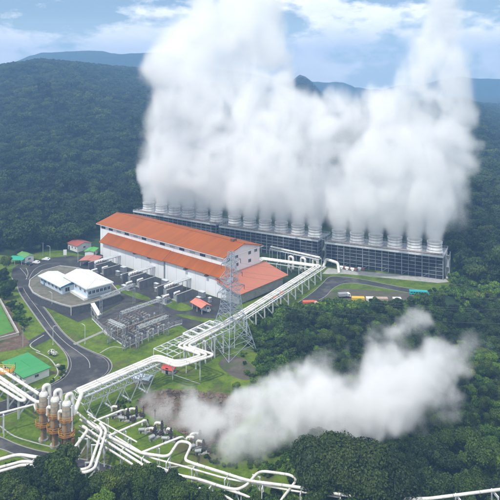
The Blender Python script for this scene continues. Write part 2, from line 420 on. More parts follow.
yr_b = spline(PX([(330, 309), (318, 302), (326, 296), (334, 288), (345, 283.5), (360, 284), (378, 287), (398, 291), (420, 295)]))
sheet('vehicle_yard', PX([(312, 306), (330, 292), (345, 289), (380, 291), (410, 294), (412, 299), (380, 302), (340, 304)]), .010, DIRT2, 3)
sheet('road', yr_a + yr_b[::-1], .016, ASPH)
sheet('tower_apron', PX([(322, 274), (328, 268), (446, 279), (449, 282), (438, 283), (345, 274)]), .018, CONC)
mb = MB()
for e in (rl, rr): strip(mb, e, .35, .0, .15)
for e in (lowA, lowB, yr_a, yr_b): strip(mb, e, .3, .0, .13)
tag(mb.build('kerb', KERB), kind='structure')
mb = MB(); cl = [(a + b) * .5 for a, b in zip(rl, rr)]
for i in range(6, 40):
    strip(mb, [cl[i], cl[i + 1]], .22, .020, .024)
strip(mb, [rl[i] * .93 + rr[i] * .07 for i in range(4, 58)], .14, .020, .024); strip(mb, [rl[i] * .07 + rr[i] * .93 for i in range(8, 58)], .14, .020, .024)
tag(mb.build('road_markings', LINE), kind='structure')
mb = MB()
strip(mb, spline(PX([(20, 268), (26, 275), (27, 281)])), .2, .012, .016)
strip(mb, spline(PX([(27, 283), (34, 270), (46, 264), (60, 263)])), .2, .012, .016)
strip(mb, spline(PX([(14, 283), (24, 281), (28, 274), (26, 268)])), .25, .012, .016)
tag(mb.build('yard_markings', LINE), kind='structure')
mb = MB(); strip(mb, PX([(74, 344.5), (104, 331), (108, 335)]), 1.5, 0, .06)
tag(mb.build('footpath', KERB), kind='structure')
mb = MB()
for q in ([(0, 426), (14, 436), (36, 443), (52, 447)], [(100, 353), (112, 347), (126, 348.5)], [(36, 352), (50, 359), (58, 372), (52, 380)], [(120, 372), (146, 364), (166, 372), (200, 384)], [(150, 470), (190, 466), (225, 472)], [(44, 335), (30, 345), (40, 352)]): strip(mb, spline(PX(q)), .4, 0, .05)
tag(mb.build('drain_channel', CONC), kind='structure')

# ---------------------------------------------------------------- power house
ph = thing('power_house', 'long white power house with two orange roofs and a faded red annex roof', 'power station', BA, BANG)
m = MB(); m.bb(-8.5, 86.5, 4.2, 30, 0, 17.4)
m.add([(-8.5, 4.2, 17.4), (-8.5, 30, 17.4), (-8.5, 17, 20.7), (86.5, 4.2, 17.4), (86.5, 30, 17.4), (86.5, 17, 20.7)], [(0, 1, 2), (3, 5, 4)])
wall = m.build('upper_wall', [WALLW], ph)
wall.data.materials.append(WALLE)
for p in wall.data.polygons:
    if abs(p.normal.x) > .9: p.material_index = 1
def roof_plane(m, a, b, c, d, t):   # four corners, closed sheet of thickness t
    m.slab([a, b, c, d], t)
m = MB(); roof_plane(m, (-10.6, 2.9, 17.3), (88, 2.9, 17.3), (88, 17, 21.0), (-10.6, 17, 21.0), .35)
roof_plane(m, (-10.6, 17, 21.0), (88, 17, 21.0), (88, 31.2, 17.3), (-10.6, 31.2, 17.3), .35)
rf = m.build('upper_roof', ORANGE, ph)
MB().bb(-10.6, 88, 16.75, 17.25, 20.9, 21.15).build('ridge_cap', ORANGE, rf)
m = MB(); m.bb(80, 82, 16, 18.4, 20.3, 22.0); m.build('roof_vent', RUST, rf)
m = MB()
m.bb(-10.6, 88, 2.72, 2.9, 16.85, 17.12); m.bb(88, 88.18, 2.9, 31.2, 16.7, 16.95); m.build('gutter', STEELW, rf)
m = MB(); m.add([(0, 0, 0), (92.5, 0, 0), (92.5, 4.15, 0), (0, 4.15, 0), (0, 0, 10), (92.5, 0, 10), (92.5, 4.15, 13), (0, 4.15, 13)],
               [(0, 1, 5, 4), (1, 2, 6, 5), (3, 0, 4, 7), (4, 5, 6, 7), (2, 3, 7, 6)]); m.build('lean_to_wall', WALLW, ph)
m = MB(); roof_plane(m, (-1.2, -1.9, 9.55), (51, -1.9, 9.55), (51, 4.1, 13.4), (-1.2, 4.1, 13.4), .25)
roof_plane(m, (51.05, -1.4, 9.75), (93.6, -1.4, 9.75), (93.6, 4.1, 13.25), (51.05, 4.1, 13.25), .25); m.build('lean_to_roof', ORANGE, ph)
m = MB(); m.bb(50.5, 51.3, -.35, -.02, 0, 9.3); m.build('downpipe', STEEL, ph)
for u in (28, 39.5, 66, 80):
    MB().bb(u, u + 1.6, -1.75, -.02, 8.6, 9.1).build('eave_lamp_bracket', GUN, ph)
m = MB(); roof_plane(m, (86.6, -1.6, 8.6), (101.5, -1.6, 5.0), (101.5, 33.5, 5.0), (86.6, 33.5, 8.6), .22); m.build('annex_roof', SALMON, ph)
m = MB(); m.add([(92.6, .2, 0), (99.8, .2, 0), (99.8, 31.5, 0), (86.6, 31.5, 0), (86.6, 5, 0), (92.6, .2, 6.9), (99.8, .2, 5.15), (99.8, 31.5, 5.15), (86.6, 31.5, 8.3), (86.6, 5, 8.3)],
               [(0, 1, 6, 5), (1, 2, 7, 6), (2, 3, 8, 7)]); m.build('annex_wall', CONC, ph)
def window(parent, c, w, h, nrm, pane=GLASS, frame=STEELW, name='window', bars=1):
    """frame standing proud of a wall with an inset pane; nrm = outward unit normal"""
    c = Vector(c); nrm = Vector(nrm); t = Vector((-nrm.y, nrm.x, 0)); up = Vector((0, 0, 1)); m = MB()
    for a, b in (((-1, -1), (1, -1)), ((1, -1), (1, 1)), ((1, 1), (-1, 1)), ((-1, 1), (-1, -1))):
        m.bar(c + t * (a[0] * w / 2) + up * (a[1] * h / 2) + nrm * .06, c + t * (b[0] * w / 2) + up * (b[1] * h / 2) + nrm * .06, .16)
    for k in range(bars):
        x = -w / 2 + w * (k + 1) / (bars + 1); m.bar(c + t * x - up * h / 2 + nrm * .05, c + t * x + up * h / 2 + nrm * .05, .08)
    f = m.build(name, frame, parent)
    a = c + nrm * .02
    MB().slab([a - t * w / 2 - up * h / 2, a + t * w / 2 - up * h / 2, a + t * w / 2 - up * h / 2 + nrm * .015, a - t * w / 2 - up * h / 2 + nrm * .015], -h).build('pane', pane, f)
    return f
us = [-5.5, 1.3] + [15.5 + 14.4 * k for k in range(5)]
for u in us: window(ph, (u, 4.2, 15.5), 3.4, 1.1, (0, -1, 0), DARK, STEEL, 'louvre_window', 2)
for u in [8.6 + 14.4 * k for k in range(6)]: window(ph, (u, 4.2, 15.5), 3.8, 1.0, (0, -1, 0), mat('pale_louvre', (.42, .43, .44), None, 1, .5), WHITE, 'louvre_window', 3)
for v, z in ((7.8, 15.2), (13.2, 15.4), (13.5, 11.6), (22.5, 15.2), (22.5, 11.4), (27, 15.4)): window(ph, (86.5, v, z), 2.0, 1.6, (1, 0, 0))

# ---------------------------------------------------------------- cooling towers
def cooling_tower(a, b, dep, H, lab, ncell=6):
    a = Vector(a); b = Vector(b); a.z = b.z = 0
    Ln = (b - a).length; ang = math.atan2(b.y - a.y, b.x - a.x)
    t = thing('cooling_tower', lab, 'cooling tower', a, ang, 'steaming cooling tower blocks behind the power house')
    MB().bb(.5, Ln - .5, .6, dep - .6, 0, H - .75).build('louvre_wall', LOUV, t)
    m = MB(); n = ncell * 3; zs = [2.1, 3.9, 5.7, 7.5, 9.3]
    for k in range(n + 1):
        x = Ln * k / n; w = .36 if k % 3 == 0 else .2
        for y in (0, dep): m.bb(x - w / 2, x + w / 2, y - .2, y + .2, 0, H - .7)
    for z in zs:
        for y in (0, dep): m.bb(.25, Ln - .25, y - .11, y + .11, z - .11, z + .11)
        for x in (0, Ln): m.bb(x - .14, x + .14, .25, dep - .25, z - .14, z + .14)
    for k in range(0, n, 3):
        m.bar((Ln * k / n, -.02, .1), (Ln * (k + 1) / n, -.02, 2.6), .12)
    for k in range(1, 6):
        for x in (0, Ln): m.bb(x - .2, x + .2, dep * k / 6 - .2, dep * k / 6 + .2, 0, H - .7)
    m.build('frame', CTF, t)
    m = MB()
    for k in range(n):
        for z0, z1 in ((2.75, 4.85), (5.15, 7.25), (7.55, 9.45)):
            for q in range(4):
                z = z0 + (z1 - z0) * (q + .5) / 4; x0 = Ln * k / n + .3; x1 = Ln * (k + 1) / n - .3
                m.add([(x0, .1, z - .22), (x1, .1, z - .22), (x1, .55, z + .2), (x0, .55, z + .2)], [(0, 1, 2, 3)])
    m.build('louvre_blades', mat('slate_louvre_blade', (.016, .023, .042), (.007, .009, .016), .22, .6, amount=1.0), t)
    m = MB(); m.bb(-.5, Ln + .5, -.6, dep + .6, H - .7, H - .15); m.build('deck', CTF, t)
    m = MB(); m.bb(-.3, Ln + .3, -.75, -.62, H - .55, H + .35); m.build('fascia', STEELW, t)
    m = MB()
    for y in (-.45, dep + .45):
        for z in (H + .45, H + .95): m.bar((-.4, y, z), (Ln + .4, y, z), .07)
        for k in range(37): m.bar((-.4 + (Ln + .8) * k / 36, y, H - .15), (-.4 + (Ln + .8) * k / 36, y, H + .95), .06)
    for x in (-.45, Ln + .45):
        for z in (H + .45, H + .95): m.bar((x, -.4, z), (x, dep + .4, z), .07)
    m.build('handrail', STEELW, t)
    m = MB(); m.cyl((.5, 2.0, H + .35), (Ln - .5, 2.0, H + .35), .42, n=12); m.build('header_pipe', mat('weathered_header_pipe', (.28, .24, .22), (.16, .10, .08), .8, .6, amount=1), t, True)
    for e, x in ((-1, -.16), (1, Ln + .16)):
        m = MB(); m.bb(min(x, x + e * .12), max(x, x + e * .12), dep * .36, dep + .2, 0, H - .8); m.build('end_sheeting', CTW, t)
    # stair tower on the right end
    m = MB(); x = Ln + 1.0
    for px_, py_ in ((x, 3), (x + 1.6, 3), (x, 7), (x + 1.6, 7)): m.bar((px_, py_, 0), (px_, py_, H + .9), .14)
    for q in range(4):
        z0, z1 = H * q / 4 - .1 * (q > 0), H * (q + 1) / 4
        ya, yb = (3, 7) if q % 2 == 0 else (7, 3)
        m.bar((x + .8, ya, z0), (x + .8, yb, z1), 1.2, .12); m.bb(x, x + 1.6, min(yb, yb + .6), max(yb, yb + .6), z1 - .08, z1)
    m.build('stair', STEELW, t)
    p = Ln / ncell
    for k in range(ncell):
        x = p * (k + .5); y = dep * .5
        s = MB().lathe((x, y, H - .15), [(4.1, 0), (3.9, .9), (3.7, 2.0), (3.62, 2.9), (3.68, 4.1), (3.82, 5.1), (3.88, 5.2), (3.74, 5.2), (3.58, 4.1), (3.5, 2.9), (3.6, 2.0), (3.75, .9), (3.95, .02)], 32).build('fan_stack', STACK, t, True)
        m = MB()
        for z in (1.3, 2.9, 4.4): m.lathe((x, y, H - .15), [(3.62 + .1 * abs(z - 2.9), z - .08), (3.86 + .1 * abs(z - 2.9), z - .08), (3.86 + .1 * abs(z - 2.9), z + .08), (3.62 + .1 * abs(z - 2.9), z + .08)], 32)
        m.build('stiffener_ring', CTF, s)
        m = MB(); m.lathe((x, y, H + 2.0), [(.01, .5), (.6, .45), (.7, 0)], 12)
        for q in range(8):
            c, sn = math.cos(q * math.pi / 4), math.sin(q * math.pi / 4)
            m.add([(x + c * .6 - sn * .3, y + sn * .6 + c * .3, H + 2.25), (x + c * .6 + sn * .3, y + sn * .6 - c * .3, H + 2.05), (x + c * 3.4 + sn * .22, y + sn * 3.4 - c * .22, H + 2.1), (x + c * 3.4 - sn * .22, y + sn * 3.4 + c * .22, H + 2.2)], [(0, 1, 2, 3)])
        m.build('fan', STEEL, s)
    return t
TH = 11.5
ct2 = cooling_tower(G(325.6, 242.3, TH), G(443, 256.5, TH), 16, TH, 'cooling tower block on the right, its whole dark louvred front clear above the lawn')
ct1b = cooling_tower(G(220, 226.2, TH), G(318, 240.5, TH), 16, TH, 'middle cooling tower block, behind the right end of the orange power house roof')
ct1a = cooling_tower(G(134, 211, TH), G(216, 224.4, TH), 16, TH, 'leftmost and most distant cooling tower block, mostly hidden behind the orange roof')

# ---------------------------------------------------------------- control terrace and its two buildings
TZ = 3.3
tp = [G(*p, TZ) for p in ((30, 280), (29, 286), (33, 292.5), (42, 297.5), (52, 301), (62, 304.5), (71, 306.7), (80, 305), (92, 302.5), (106, 298), (120, 293.5), (112, 284), (96, 274), (78, 268), (60, 266), (42, 271))]
rw = thing('retaining_wall', 'dark stone retaining wall with pale coping holding up the terrace of the white-roofed offices', 'retaining wall', (tp[6].x, tp[6].y, 0))
m = MB(); n = len(tp)
for i in range(n):
    a, b = tp[i], tp[(i + 1) % n]; c = sum(tp, Vector()) / n
    oa = (a - c).normalized() * .9; ob_ = (b - c).normalized() * .9
    m.add([(a.x + oa.x, a.y + oa.y, 0), (b.x + ob_.x, b.y + ob_.y, 0), (b.x, b.y, TZ), (a.x, a.y, TZ)], [(0, 1, 2, 3)])
m.build('stone_face', STONE, rw, world=True)
m = MB(); strip(m, tp + [tp[0]], .5, TZ - .3, TZ + .25); m.build('coping', CONC, rw, world=True)
for i in (6,):
    a = tp[i]; c = sum(tp, Vector()) / n; o = (a - c).normalized()
    m = MB(); m.bar((a.x + o.x * 1.1, a.y + o.y * 1.1, 0), (a.x + o.x * .1, a.y + o.y * .1, TZ), .35); m.build('pier', CONC, rw, world=True)
sheet('terrace', tp, TZ - .02, mat('terrace_paving', (.17, .155, .125), (.075, .085, .05), .4, .9, amount=1))
c0 = G(86.6, 288.5, 8.5); cl_ = G(62.8, 275.2, 8.5); cr_ = G(111.8, 280.8, 8.5)
cang = math.atan2(c0.y - cl_.y, c0.x - cl_.x)        # along the front-left eave, towards the near corner
ca, cb = (c0 - cl_).length, (cr_ - c0).length
cth = thing('control_building', 'white control building with a hipped white sheet roof on the walled terrace', 'building', (cl_.x, cl_.y, TZ), cang)
# local x runs towards the near corner, local y to the back right
m = MB(); m.bb(.8, ca - .8, .8, cb - .8, 0, 4.75); m.build('wall', PBLUE, cth)
m = MB(); h = 5.0
rx0, rx1, ry = 0.5, ca - 4.2, cb * .5
m.add([(0, 0, h), (ca, 0, h), (ca, cb, h), (0, cb, h), (rx0, ry, h + 1.9), (rx1, ry, h + 1.9)], [(0, 1, 5, 4), (1, 2, 5), (2, 3, 4, 5), (3, 0, 4), (3, 2, 1, 0)])
crf = m.build('roof', WROOF, cth)
m = MB()
for a, b in (((0, 0), (ca, 0)), ((ca, 0), (ca, cb)), ((ca, cb), (0, cb)), ((0, cb), (0, 0))): m.bar((a[0], a[1], h - .22), (b[0], b[1], h - .22), .14, .5)
m.build('fascia', WHITE, crf)
m = MB(); m.bar((0.5, ry, h + 1.95), (rx1, ry, h + 1.95), .35, .12); m.bar((rx1, ry, h + 1.95), (ca, 0, h + .06), .3, .1); m.bar((rx1, ry, h + 1.95), (ca, cb, h + .06), .3, .1); m.build('ridge_cap', STEELW, crf)
m = MB(); m.bb(3, ca - .5, -.9, .75, .0, .9); m.bb(3, ca - .5, -.95, -.8, .9, 1.1); m.build('plinth_ledge', WHITE, cth)
for k in range(6): window(cth, (ca - .8, 1.9 + (cb - 3.8) * k / 5, 2.7), 1.5, 1.5, (1, 0, 0), bars=1)
for k in range(5): window(cth, (3 + (ca - 6) * k / 4, .8, 3.0), 1.6, 1.2, (0, -1, 0), bars=1)
m = MB(); m.bb(ca - .75, ca + .15, 1, cb - 1, 1.5, 1.62); m.build('sun_shade', STEEL, cth)
oa = G(38.5, 275.5, 6.7); ob2 = G(61.6, 287.4, 6.7); oc = G(68.6, 286, 6.7)
oang = math.atan2(ob2.y - oa.y, ob2.x - oa.x); ol = (ob2 - oa).length; ow = 9.5
ofc = thing('office_building', 'low office building with pale sheet roof and blue end fascia beside the control building', 'building', (oa.x, oa.y, TZ), oang)
MB().bb(.8, ol - .5, .6, ow - 1, 0, 3.2).build('wall', PBLUE, ofc)
m = MB(); h = 3.4
m.slab([(0, -.4, h), (ol, -.4, h), (ol, ow * .5, h + .95), (0, ow * .5, h + .95)], .16); m.slab([(0, ow * .5 + .01, h + .95), (ol, ow * .5 + .01, h + .95), (ol, ow, h), (0, ow, h)], .16)
orf = m.build('roof', mat('pale_blue_white_roof', (.70, .76, .79), (.54, .62, .67), .3, .5, amount=.7), ofc)
m = MB(); m.bar((ol + .1, -.4, h - .1), (ol + .1, ow * .5, h + .85), .12, .7); m.bar((ol + .1, ow * .5, h + .85), (ol + .1, ow, h - .1), .12, .7); m.build('end_fascia', BLUE, orf)
m = MB(); m.bar((0, -.45, h - .15), (ol, -.45, h - .15), .1, .35); m.build('eave_fascia', mat('pale_blue_trim', (.35, .52, .62), None, 1, .5), orf)
for k in range(6): window(ofc, (2.5 + (ol - 5) * k / 5, .6, 1.9), 1.7, 1.5, (0, -1, 0))
window(ofc, (ol - .5, 3, 1.7), 2.2, 1.9, (1, 0, 0), DARK); window(ofc, (ol - .5, 8, 1.9), 1.7, 1.4, (1, 0, 0))
m = MB(); m.bb(4.1, 5.2, .52, .59, 0, 2.2); m.build('door', BLUE, ofc)
# sloping white stair roof down from the terrace
a, b = G(92.5, 303, TZ + 1.6), G(99.5, 315, 1.6)
st = thing('stair_canopy', 'narrow white sloping canopy over the stair down from the terrace to the switchyard', 'stair canopy', (b.x, b.y, 0))
m = MB(); d = (b - a); s_ = Vector((d.y, -d.x, 0)).normalized() * .9
m.slab([a - s_, a + s_, b + s_, b - s_], .12); m.build('canopy_sheet', WHITE, st, world=True)
m = MB()
for f in (.05, .5, .95):
    p = a.lerp(b, f)
    for s2 in (-.8, .8): m.bar((p.x + s_.x * s2, p.y + s_.y * s2, 0), (p.x + s_.x * s2, p.y + s_.y * s2, p.z - .1), .12)
m.build('post', STEELW, st, world=True)
m = MB()
for k in range(12):
    p = a.lerp(b, k / 12); m.box((p.x, p.y, max(.1, p.z - 1.75)), (1.5, .8, .16), math.atan2(d.y, d.x) + math.pi / 2)
m.build('steps', CONC, st, world=True)

# ---------------------------------------------------------------- pipes
def P3(lst, z):
    return [G(p[0], p[1], p[2] if len(p) > 2 else z) for p in lst]
def pipe(name, label, pts, r, m=PIPE, rad=2.2, group=None, flanges=True, n=12):
    pts = [Vector(p) for p in pts]; p0 = pts[0]
    t = thing(name, label, 'pipe', (p0.x, p0.y, p0.z - r), 0, group)
    path = fillet(pts, rad); mb = MB().tube(path, r, n); mb.cur = 1
    if flanges:
        acc = 0; step = 6.5
        for a, b in zip(path[:-1], path[1:]):
            d = (b - a); ln = d.length
            if ln < .01: continue
            s = step - acc
            while s < ln and ln > 2:
                c = a + d * (s / ln); u = d.normalized() * .06
                mb.cyl(c - u, c + u, r * 1.07, n=n); s += step
            acc = (acc + ln) % step
    mb.build('pipe_run', [m, STEEL], t, True, world=True)
    return t
def support_proto(label, group):
    t = thing('pipe_support', label, 'pipe support', (0, 0, 0), 0, group)
    for s in (-1, 1): MB().bb(s - .11, s + .11, -.11, .11, 0, .97).build('post', STEELW, t)
    MB().bb(-1.12, 1.12, -.13, .13, .95, 1.0).build('crossbeam', STEELW, t)
    m = MB(); m.bar((-1, 0, .15), (1, 0, .8), .09); m.build('brace', STEELW, t)
    return t
SUP = {}
def supports(pts, every, half, drop, label, group, start=1.0):
    """H-frames under a run: pts is the pipe centre line, drop the pipe radius"""
    pts = [Vector(p) for p in pts]; first = group not in SUP
    if first: SUP[group] = support_proto(label, group)
    acc = start
    for a, b in zip(pts[:-1], pts[1:]):
        d = b - a; ln = d.length
        while acc < ln:
            c = a + d * (acc / ln); g = zgf(c.x, c.y); h = c.z - drop - g
            ang = math.atan2(d.y, d.x) + math.pi / 2
            if SUP[group].get('_used'): o = copy_tree(SUP[group])
            else: o = SUP[group]; o['_used'] = 1
            o.location = (c.x, c.y, g); o.rotation_euler = (0, 0, ang); o.scale = (half, 1, h)
            acc += every
        acc -= ln
    return SUP[group]

# main trunk: three large pipes on a trussed bridge, an expansion loop, then a rack up to the cooling towers
MZ = 8.6
main = P3([(79, 391), (157, 357.5), (178.5, 364.5), (208.5, 355), (182, 346), (222, 325.5, 8.3), (238, 316, 7.8), (318, 266, 6), (262.5, 258.5, 6)], MZ)
main.append(BW(81, 30.2, 6))
for k, (d, lb) in enumerate(((-1.22, 'large white trunk pipe nearest the switchyard, farthest from the loop corner'), (0, 'middle one of three large white trunk pipes running side by side past the pylon'), (1.22, 'large white trunk pipe on the steaming-ground side, outermost at the loop corner'))):
    pipe('steam_pipe', lb, offset(main, d), .42, PIPE, 2.0, 'trunk pipes from the separators to the cooling towers', n=14)
br = thing('pipe_bridge', 'white truss bridge on V-shaped legs carrying the trunk pipes from the separators', 'pipe bridge', (main[0].x, main[0].y, 0))
a, b = main[0], main[1]; d = (b - a).normalized(); sd = Vector((d.y, -d.x, 0))
m = MB()
for s in (-2.6, 2.6):
    for z in (MZ - .85, MZ - 3.0): m.bar(a + sd * s + Vector((0, 0, z - MZ)), b + sd * s + Vector((0, 0, z - MZ)), .24)
N_ = 14
for k in range(N_):
    p, q = a.lerp(b, k / N_), a.lerp(b, (k + 1) / N_); mid = (p + q) * .5
    for s in (-2.6, 2.6):
        m.bar(p + sd * s - Vector((0, 0, 3.0)), mid + sd * s - Vector((0, 0, .85)), .15); m.bar(mid + sd * s - Vector((0, 0, .85)), q + sd * s - Vector((0, 0, 3.0)), .15)
    m.bar(p - sd * 2.6 - Vector((0, 0, .85)), p + sd * 2.6 - Vector((0, 0, .85)), .2); m.bar(p - sd * 2.6 - Vector((0, 0, 3)), p + sd * 2.6 - Vector((0, 0, 3)), .16)
m.build('girder', STEELW, br, world=True)
m = MB(); m.slab([a + sd * 2.0 - Vector((0, 0, .78)), a + sd * 3.2 - Vector((0, 0, .78)), b + sd * 3.2 - Vector((0, 0, .78)), b + sd * 2.0 - Vector((0, 0, .78))], .08)
m.build('walkway', STEEL, br, world=True)
for f in (.14, .36, .58, .80):
    m = MB(); c = a.lerp(b, f)
    for s in (-2.6, 2.6):
        foot = Vector((c.x, c.y, 0)) + sd * s * .8
        for e in (-3.1, 3.1): m.bar(foot, c + d * e + sd * s - Vector((0, 0, 3.0)), .22)
    m.bar(Vector((c.x, c.y, .15)) - sd * 2.4, Vector((c.x, c.y, .15)) + sd * 2.4, .5, .3)
    m.build('v_leg', STEELW, br, world=True)
lp = thing('pipe_platform', 'pale steel grid platform under the expansion loop of the trunk pipes', 'steel platform', (main[3].x, main[3].y, 0))
m = MB(); q = P3([(158, 354), (205, 331), (226, 328), (212, 351), (180, 361)], 7.6)
g0, g1 = P3([(160, 351.5), (222, 322.5)], 7.6); gd = (g1 - g0); gl = gd.length; gd.normalize(); gs = Vector((gd.y, -gd.x, 0))
for s in (-3.2, 0, 3.2, 6.2):
    m.bar(g0 + gs * s, g1 + gs * s, .24)
for k in range(11):
    p = g0 + gd * (gl * k / 10); m.bar(p - gs * 3.2, p + gs * 6.2, .2)
    if k < 10: m.bar(p - gs * 3.2, g0 + gd * (gl * (k + 1) / 10) + gs * 0, .1)
m.build('grid_deck', STEELW, lp, world=True)
for k in range(0, 11, 2):
    for s in (-3.2, 6.2):
        p = g0 + gd * (gl * k / 10) + gs * s; MB().bar((p.x, p.y, 0), p, .24).build('post', STEELW, lp, world=True)
m = MB()
h0, h1 = P3([(189, 336), (216, 323)], 9.2)
for s in (-3.0, 2.0):
    m.bar(h0 + gs * s, h1 + gs * s, .4)
for k in range(5):
    p = h0.lerp(h1, k / 4); m.bar(p - gs * 3.0, p + gs * 2.0, .35)
    for s in (-3.0, 2.0): m.bar(p + gs * s, p + gs * s - Vector((0, 0, 1.5)), .2)
m.build('upper_frame', WHITE, lp, world=True)
pst = G(200, 380.5); m = thing('loop_post', 'single pale T-shaped post holding up the outer corner of the pipe loop', 'pipe support', pst)
MB().bb(-.15, .15, -.15, .15, 0, 7.2).build('post', STEELW, m); MB().bar((-9, -1.5, 7.35), (1.6, .6, 7.35), .28).build('crossbeam', STEELW, m)
supports(main[6:8], 7.2, 2.7, .75, 'pale H-shaped frame in the row carrying the trunk pipes past the red annex roof', 'rack frames between pylon and cooling towers', 2)
supports(main[7:9], 6.0, 2.7, .75, 'pale H-shaped frame under the trunk pipes where they run behind the gable', 'rack frames behind the power house gable', 3)
supports(main[4:6], 5.0, 2.7, .75, 'pale H-shaped frame under the trunk pipes just before the pylon', 'rack frames before the pylon', 4)
rs = thing('rack_beam', 'long pale edge beams tying the rack frames together beside the red annex roof', 'pipe rack', (main[6].x, main[6].y, 0))
m = MB()
for s in (-2.9, 2.9):
    o = offset(main[6:9], s)
    for p, q in zip(o[:-1], o[1:]): m.bar(p - Vector((0, 0, .95)), q - Vector((0, 0, .95)), .3, .38)
m.build('edge_beam', STEELW, rs, world=True)
m = MB()
for s in (2.2, 3.4):
    o = offset(main[6:8], s); m.tube([p - Vector((0, 0, .6)) for p in o], .2, 8)
m.build('service_pipe', PIPED, rs, True, world=True)
# cooling water bridge in front of the middle tower
bw = P3([(268, 248.5, 7), (271, 246.8, 7), (320, 257.6, 7)], 7)
pipe('water_pipe', 'pale pipe on tall posts crossing in front of the middle cooling tower', bw[1:], .55, PIPED, group=None)
wb = thing('pipe_gantry', 'tall pale steel gantry in front of the middle cooling tower', 'pipe gantry', (bw[1].x, bw[1].y, 0))
m = MB(); d = (bw[2] - bw[1]).normalized(); sd = Vector((d.y, -d.x, 0))
for s in (-1.3, 1.3): m.bar(bw[1] + sd * s - Vector((0, 0, .8)), bw[2] + sd * s - Vector((0, 0, .8)), .34, .5)
for k in range(13):
    p = bw[1].lerp(bw[2], k / 12) - Vector((0, 0, .8)); m.bar(p - sd * 1.3, p + sd * 1.3, .18)
m.build('girder', STEELW, wb, world=True)
for k in range(7):
    for s in (-1.3, 1.3):
        p = bw[1].lerp(bw[2], k / 6) + sd * s; MB().bar((p.x, p.y, 0), (p.x, p.y, 6.0), .26).build('post', STEELW, wb, world=True)
for k, (px_, lb) in enumerate(((289, 'left'), (301, 'mid'), (313, 'right'))):
    b0 = G(px_, 268 + k, 0); e = Vector((d.x, d.y, 0)) * 2.6
    pipe('riser_loop', ('white inverted-U water pipe nearest the power house gable', 'white inverted-U water pipe between two others before the middle tower', 'white inverted-U water pipe closest to the right cooling tower')[k],
         [b0, b0 + Vector((0, 0, 6.2 - k * .3)), b0 + e + Vector((0, 0, 6.2 - k * .3)), b0 + e], .62, PIPE, 1.4, 'inverted-U pipes before the middle cooling tower', False)
wp = P3([(326, 259, 4.2), (338, 263, 4.2)], 4.2)
pipe('water_main', 'short thick pale pipe beside the left end of the right cooling tower', [G(323, 268, 0), wp[0], wp[1], G(339, 273, 0)], .75, PIPE, 1.5, None, False)
# pump sets by the right tower
def pump(loc, rz, label):
    t = thing('pump_set', label, 'pump', loc, rz, 'pump sets at the foot of the right cooling tower')
    MB().bb(-1.7, 1.7, -.8, .8, 0, .35).build('base', CONC, t)
    m = MB(); m.cyl((-1.5, 0, 1.25), (.2, 0, 1.25), .62, n=14); m.cyl((-1.75, 0, 1.25), (-1.5, 0, 1.25), .5, n=14); m.bb(-1.2, -.2, -.5, .5, .35, .8); m.build('motor', WHITE, t, True)
    m = MB(); m.lathe((1.0, 0, .5), [(.2, -.1), (.75, .1), (.85, .75), (.6, 1.3), (.3, 1.45)], 14, True); m.cyl((1.0, 0, 1.2), (1.0, 1.6, 1.2), .4, n=12); m.build('casing', mat('rust_red_primer', (.24, .11, .07), (.12, .06, .04), 1, .6, amount=.9), t, True)
    return t
for k, (x, y, lb) in enumerate(((343, 269.5, 'white-motored pump set, leftmost in the row below the right cooling tower'), (348.5, 270.5, 'white-motored pump set, second from the left below the right cooling tower'), (354, 271.5, 'white-motored pump set, third from the left below the right cooling tower'), (361, 271, 'white-motored pump set, rightmost in the row below the right cooling tower'))):
    pump(G(x, y), R(-25), lb)

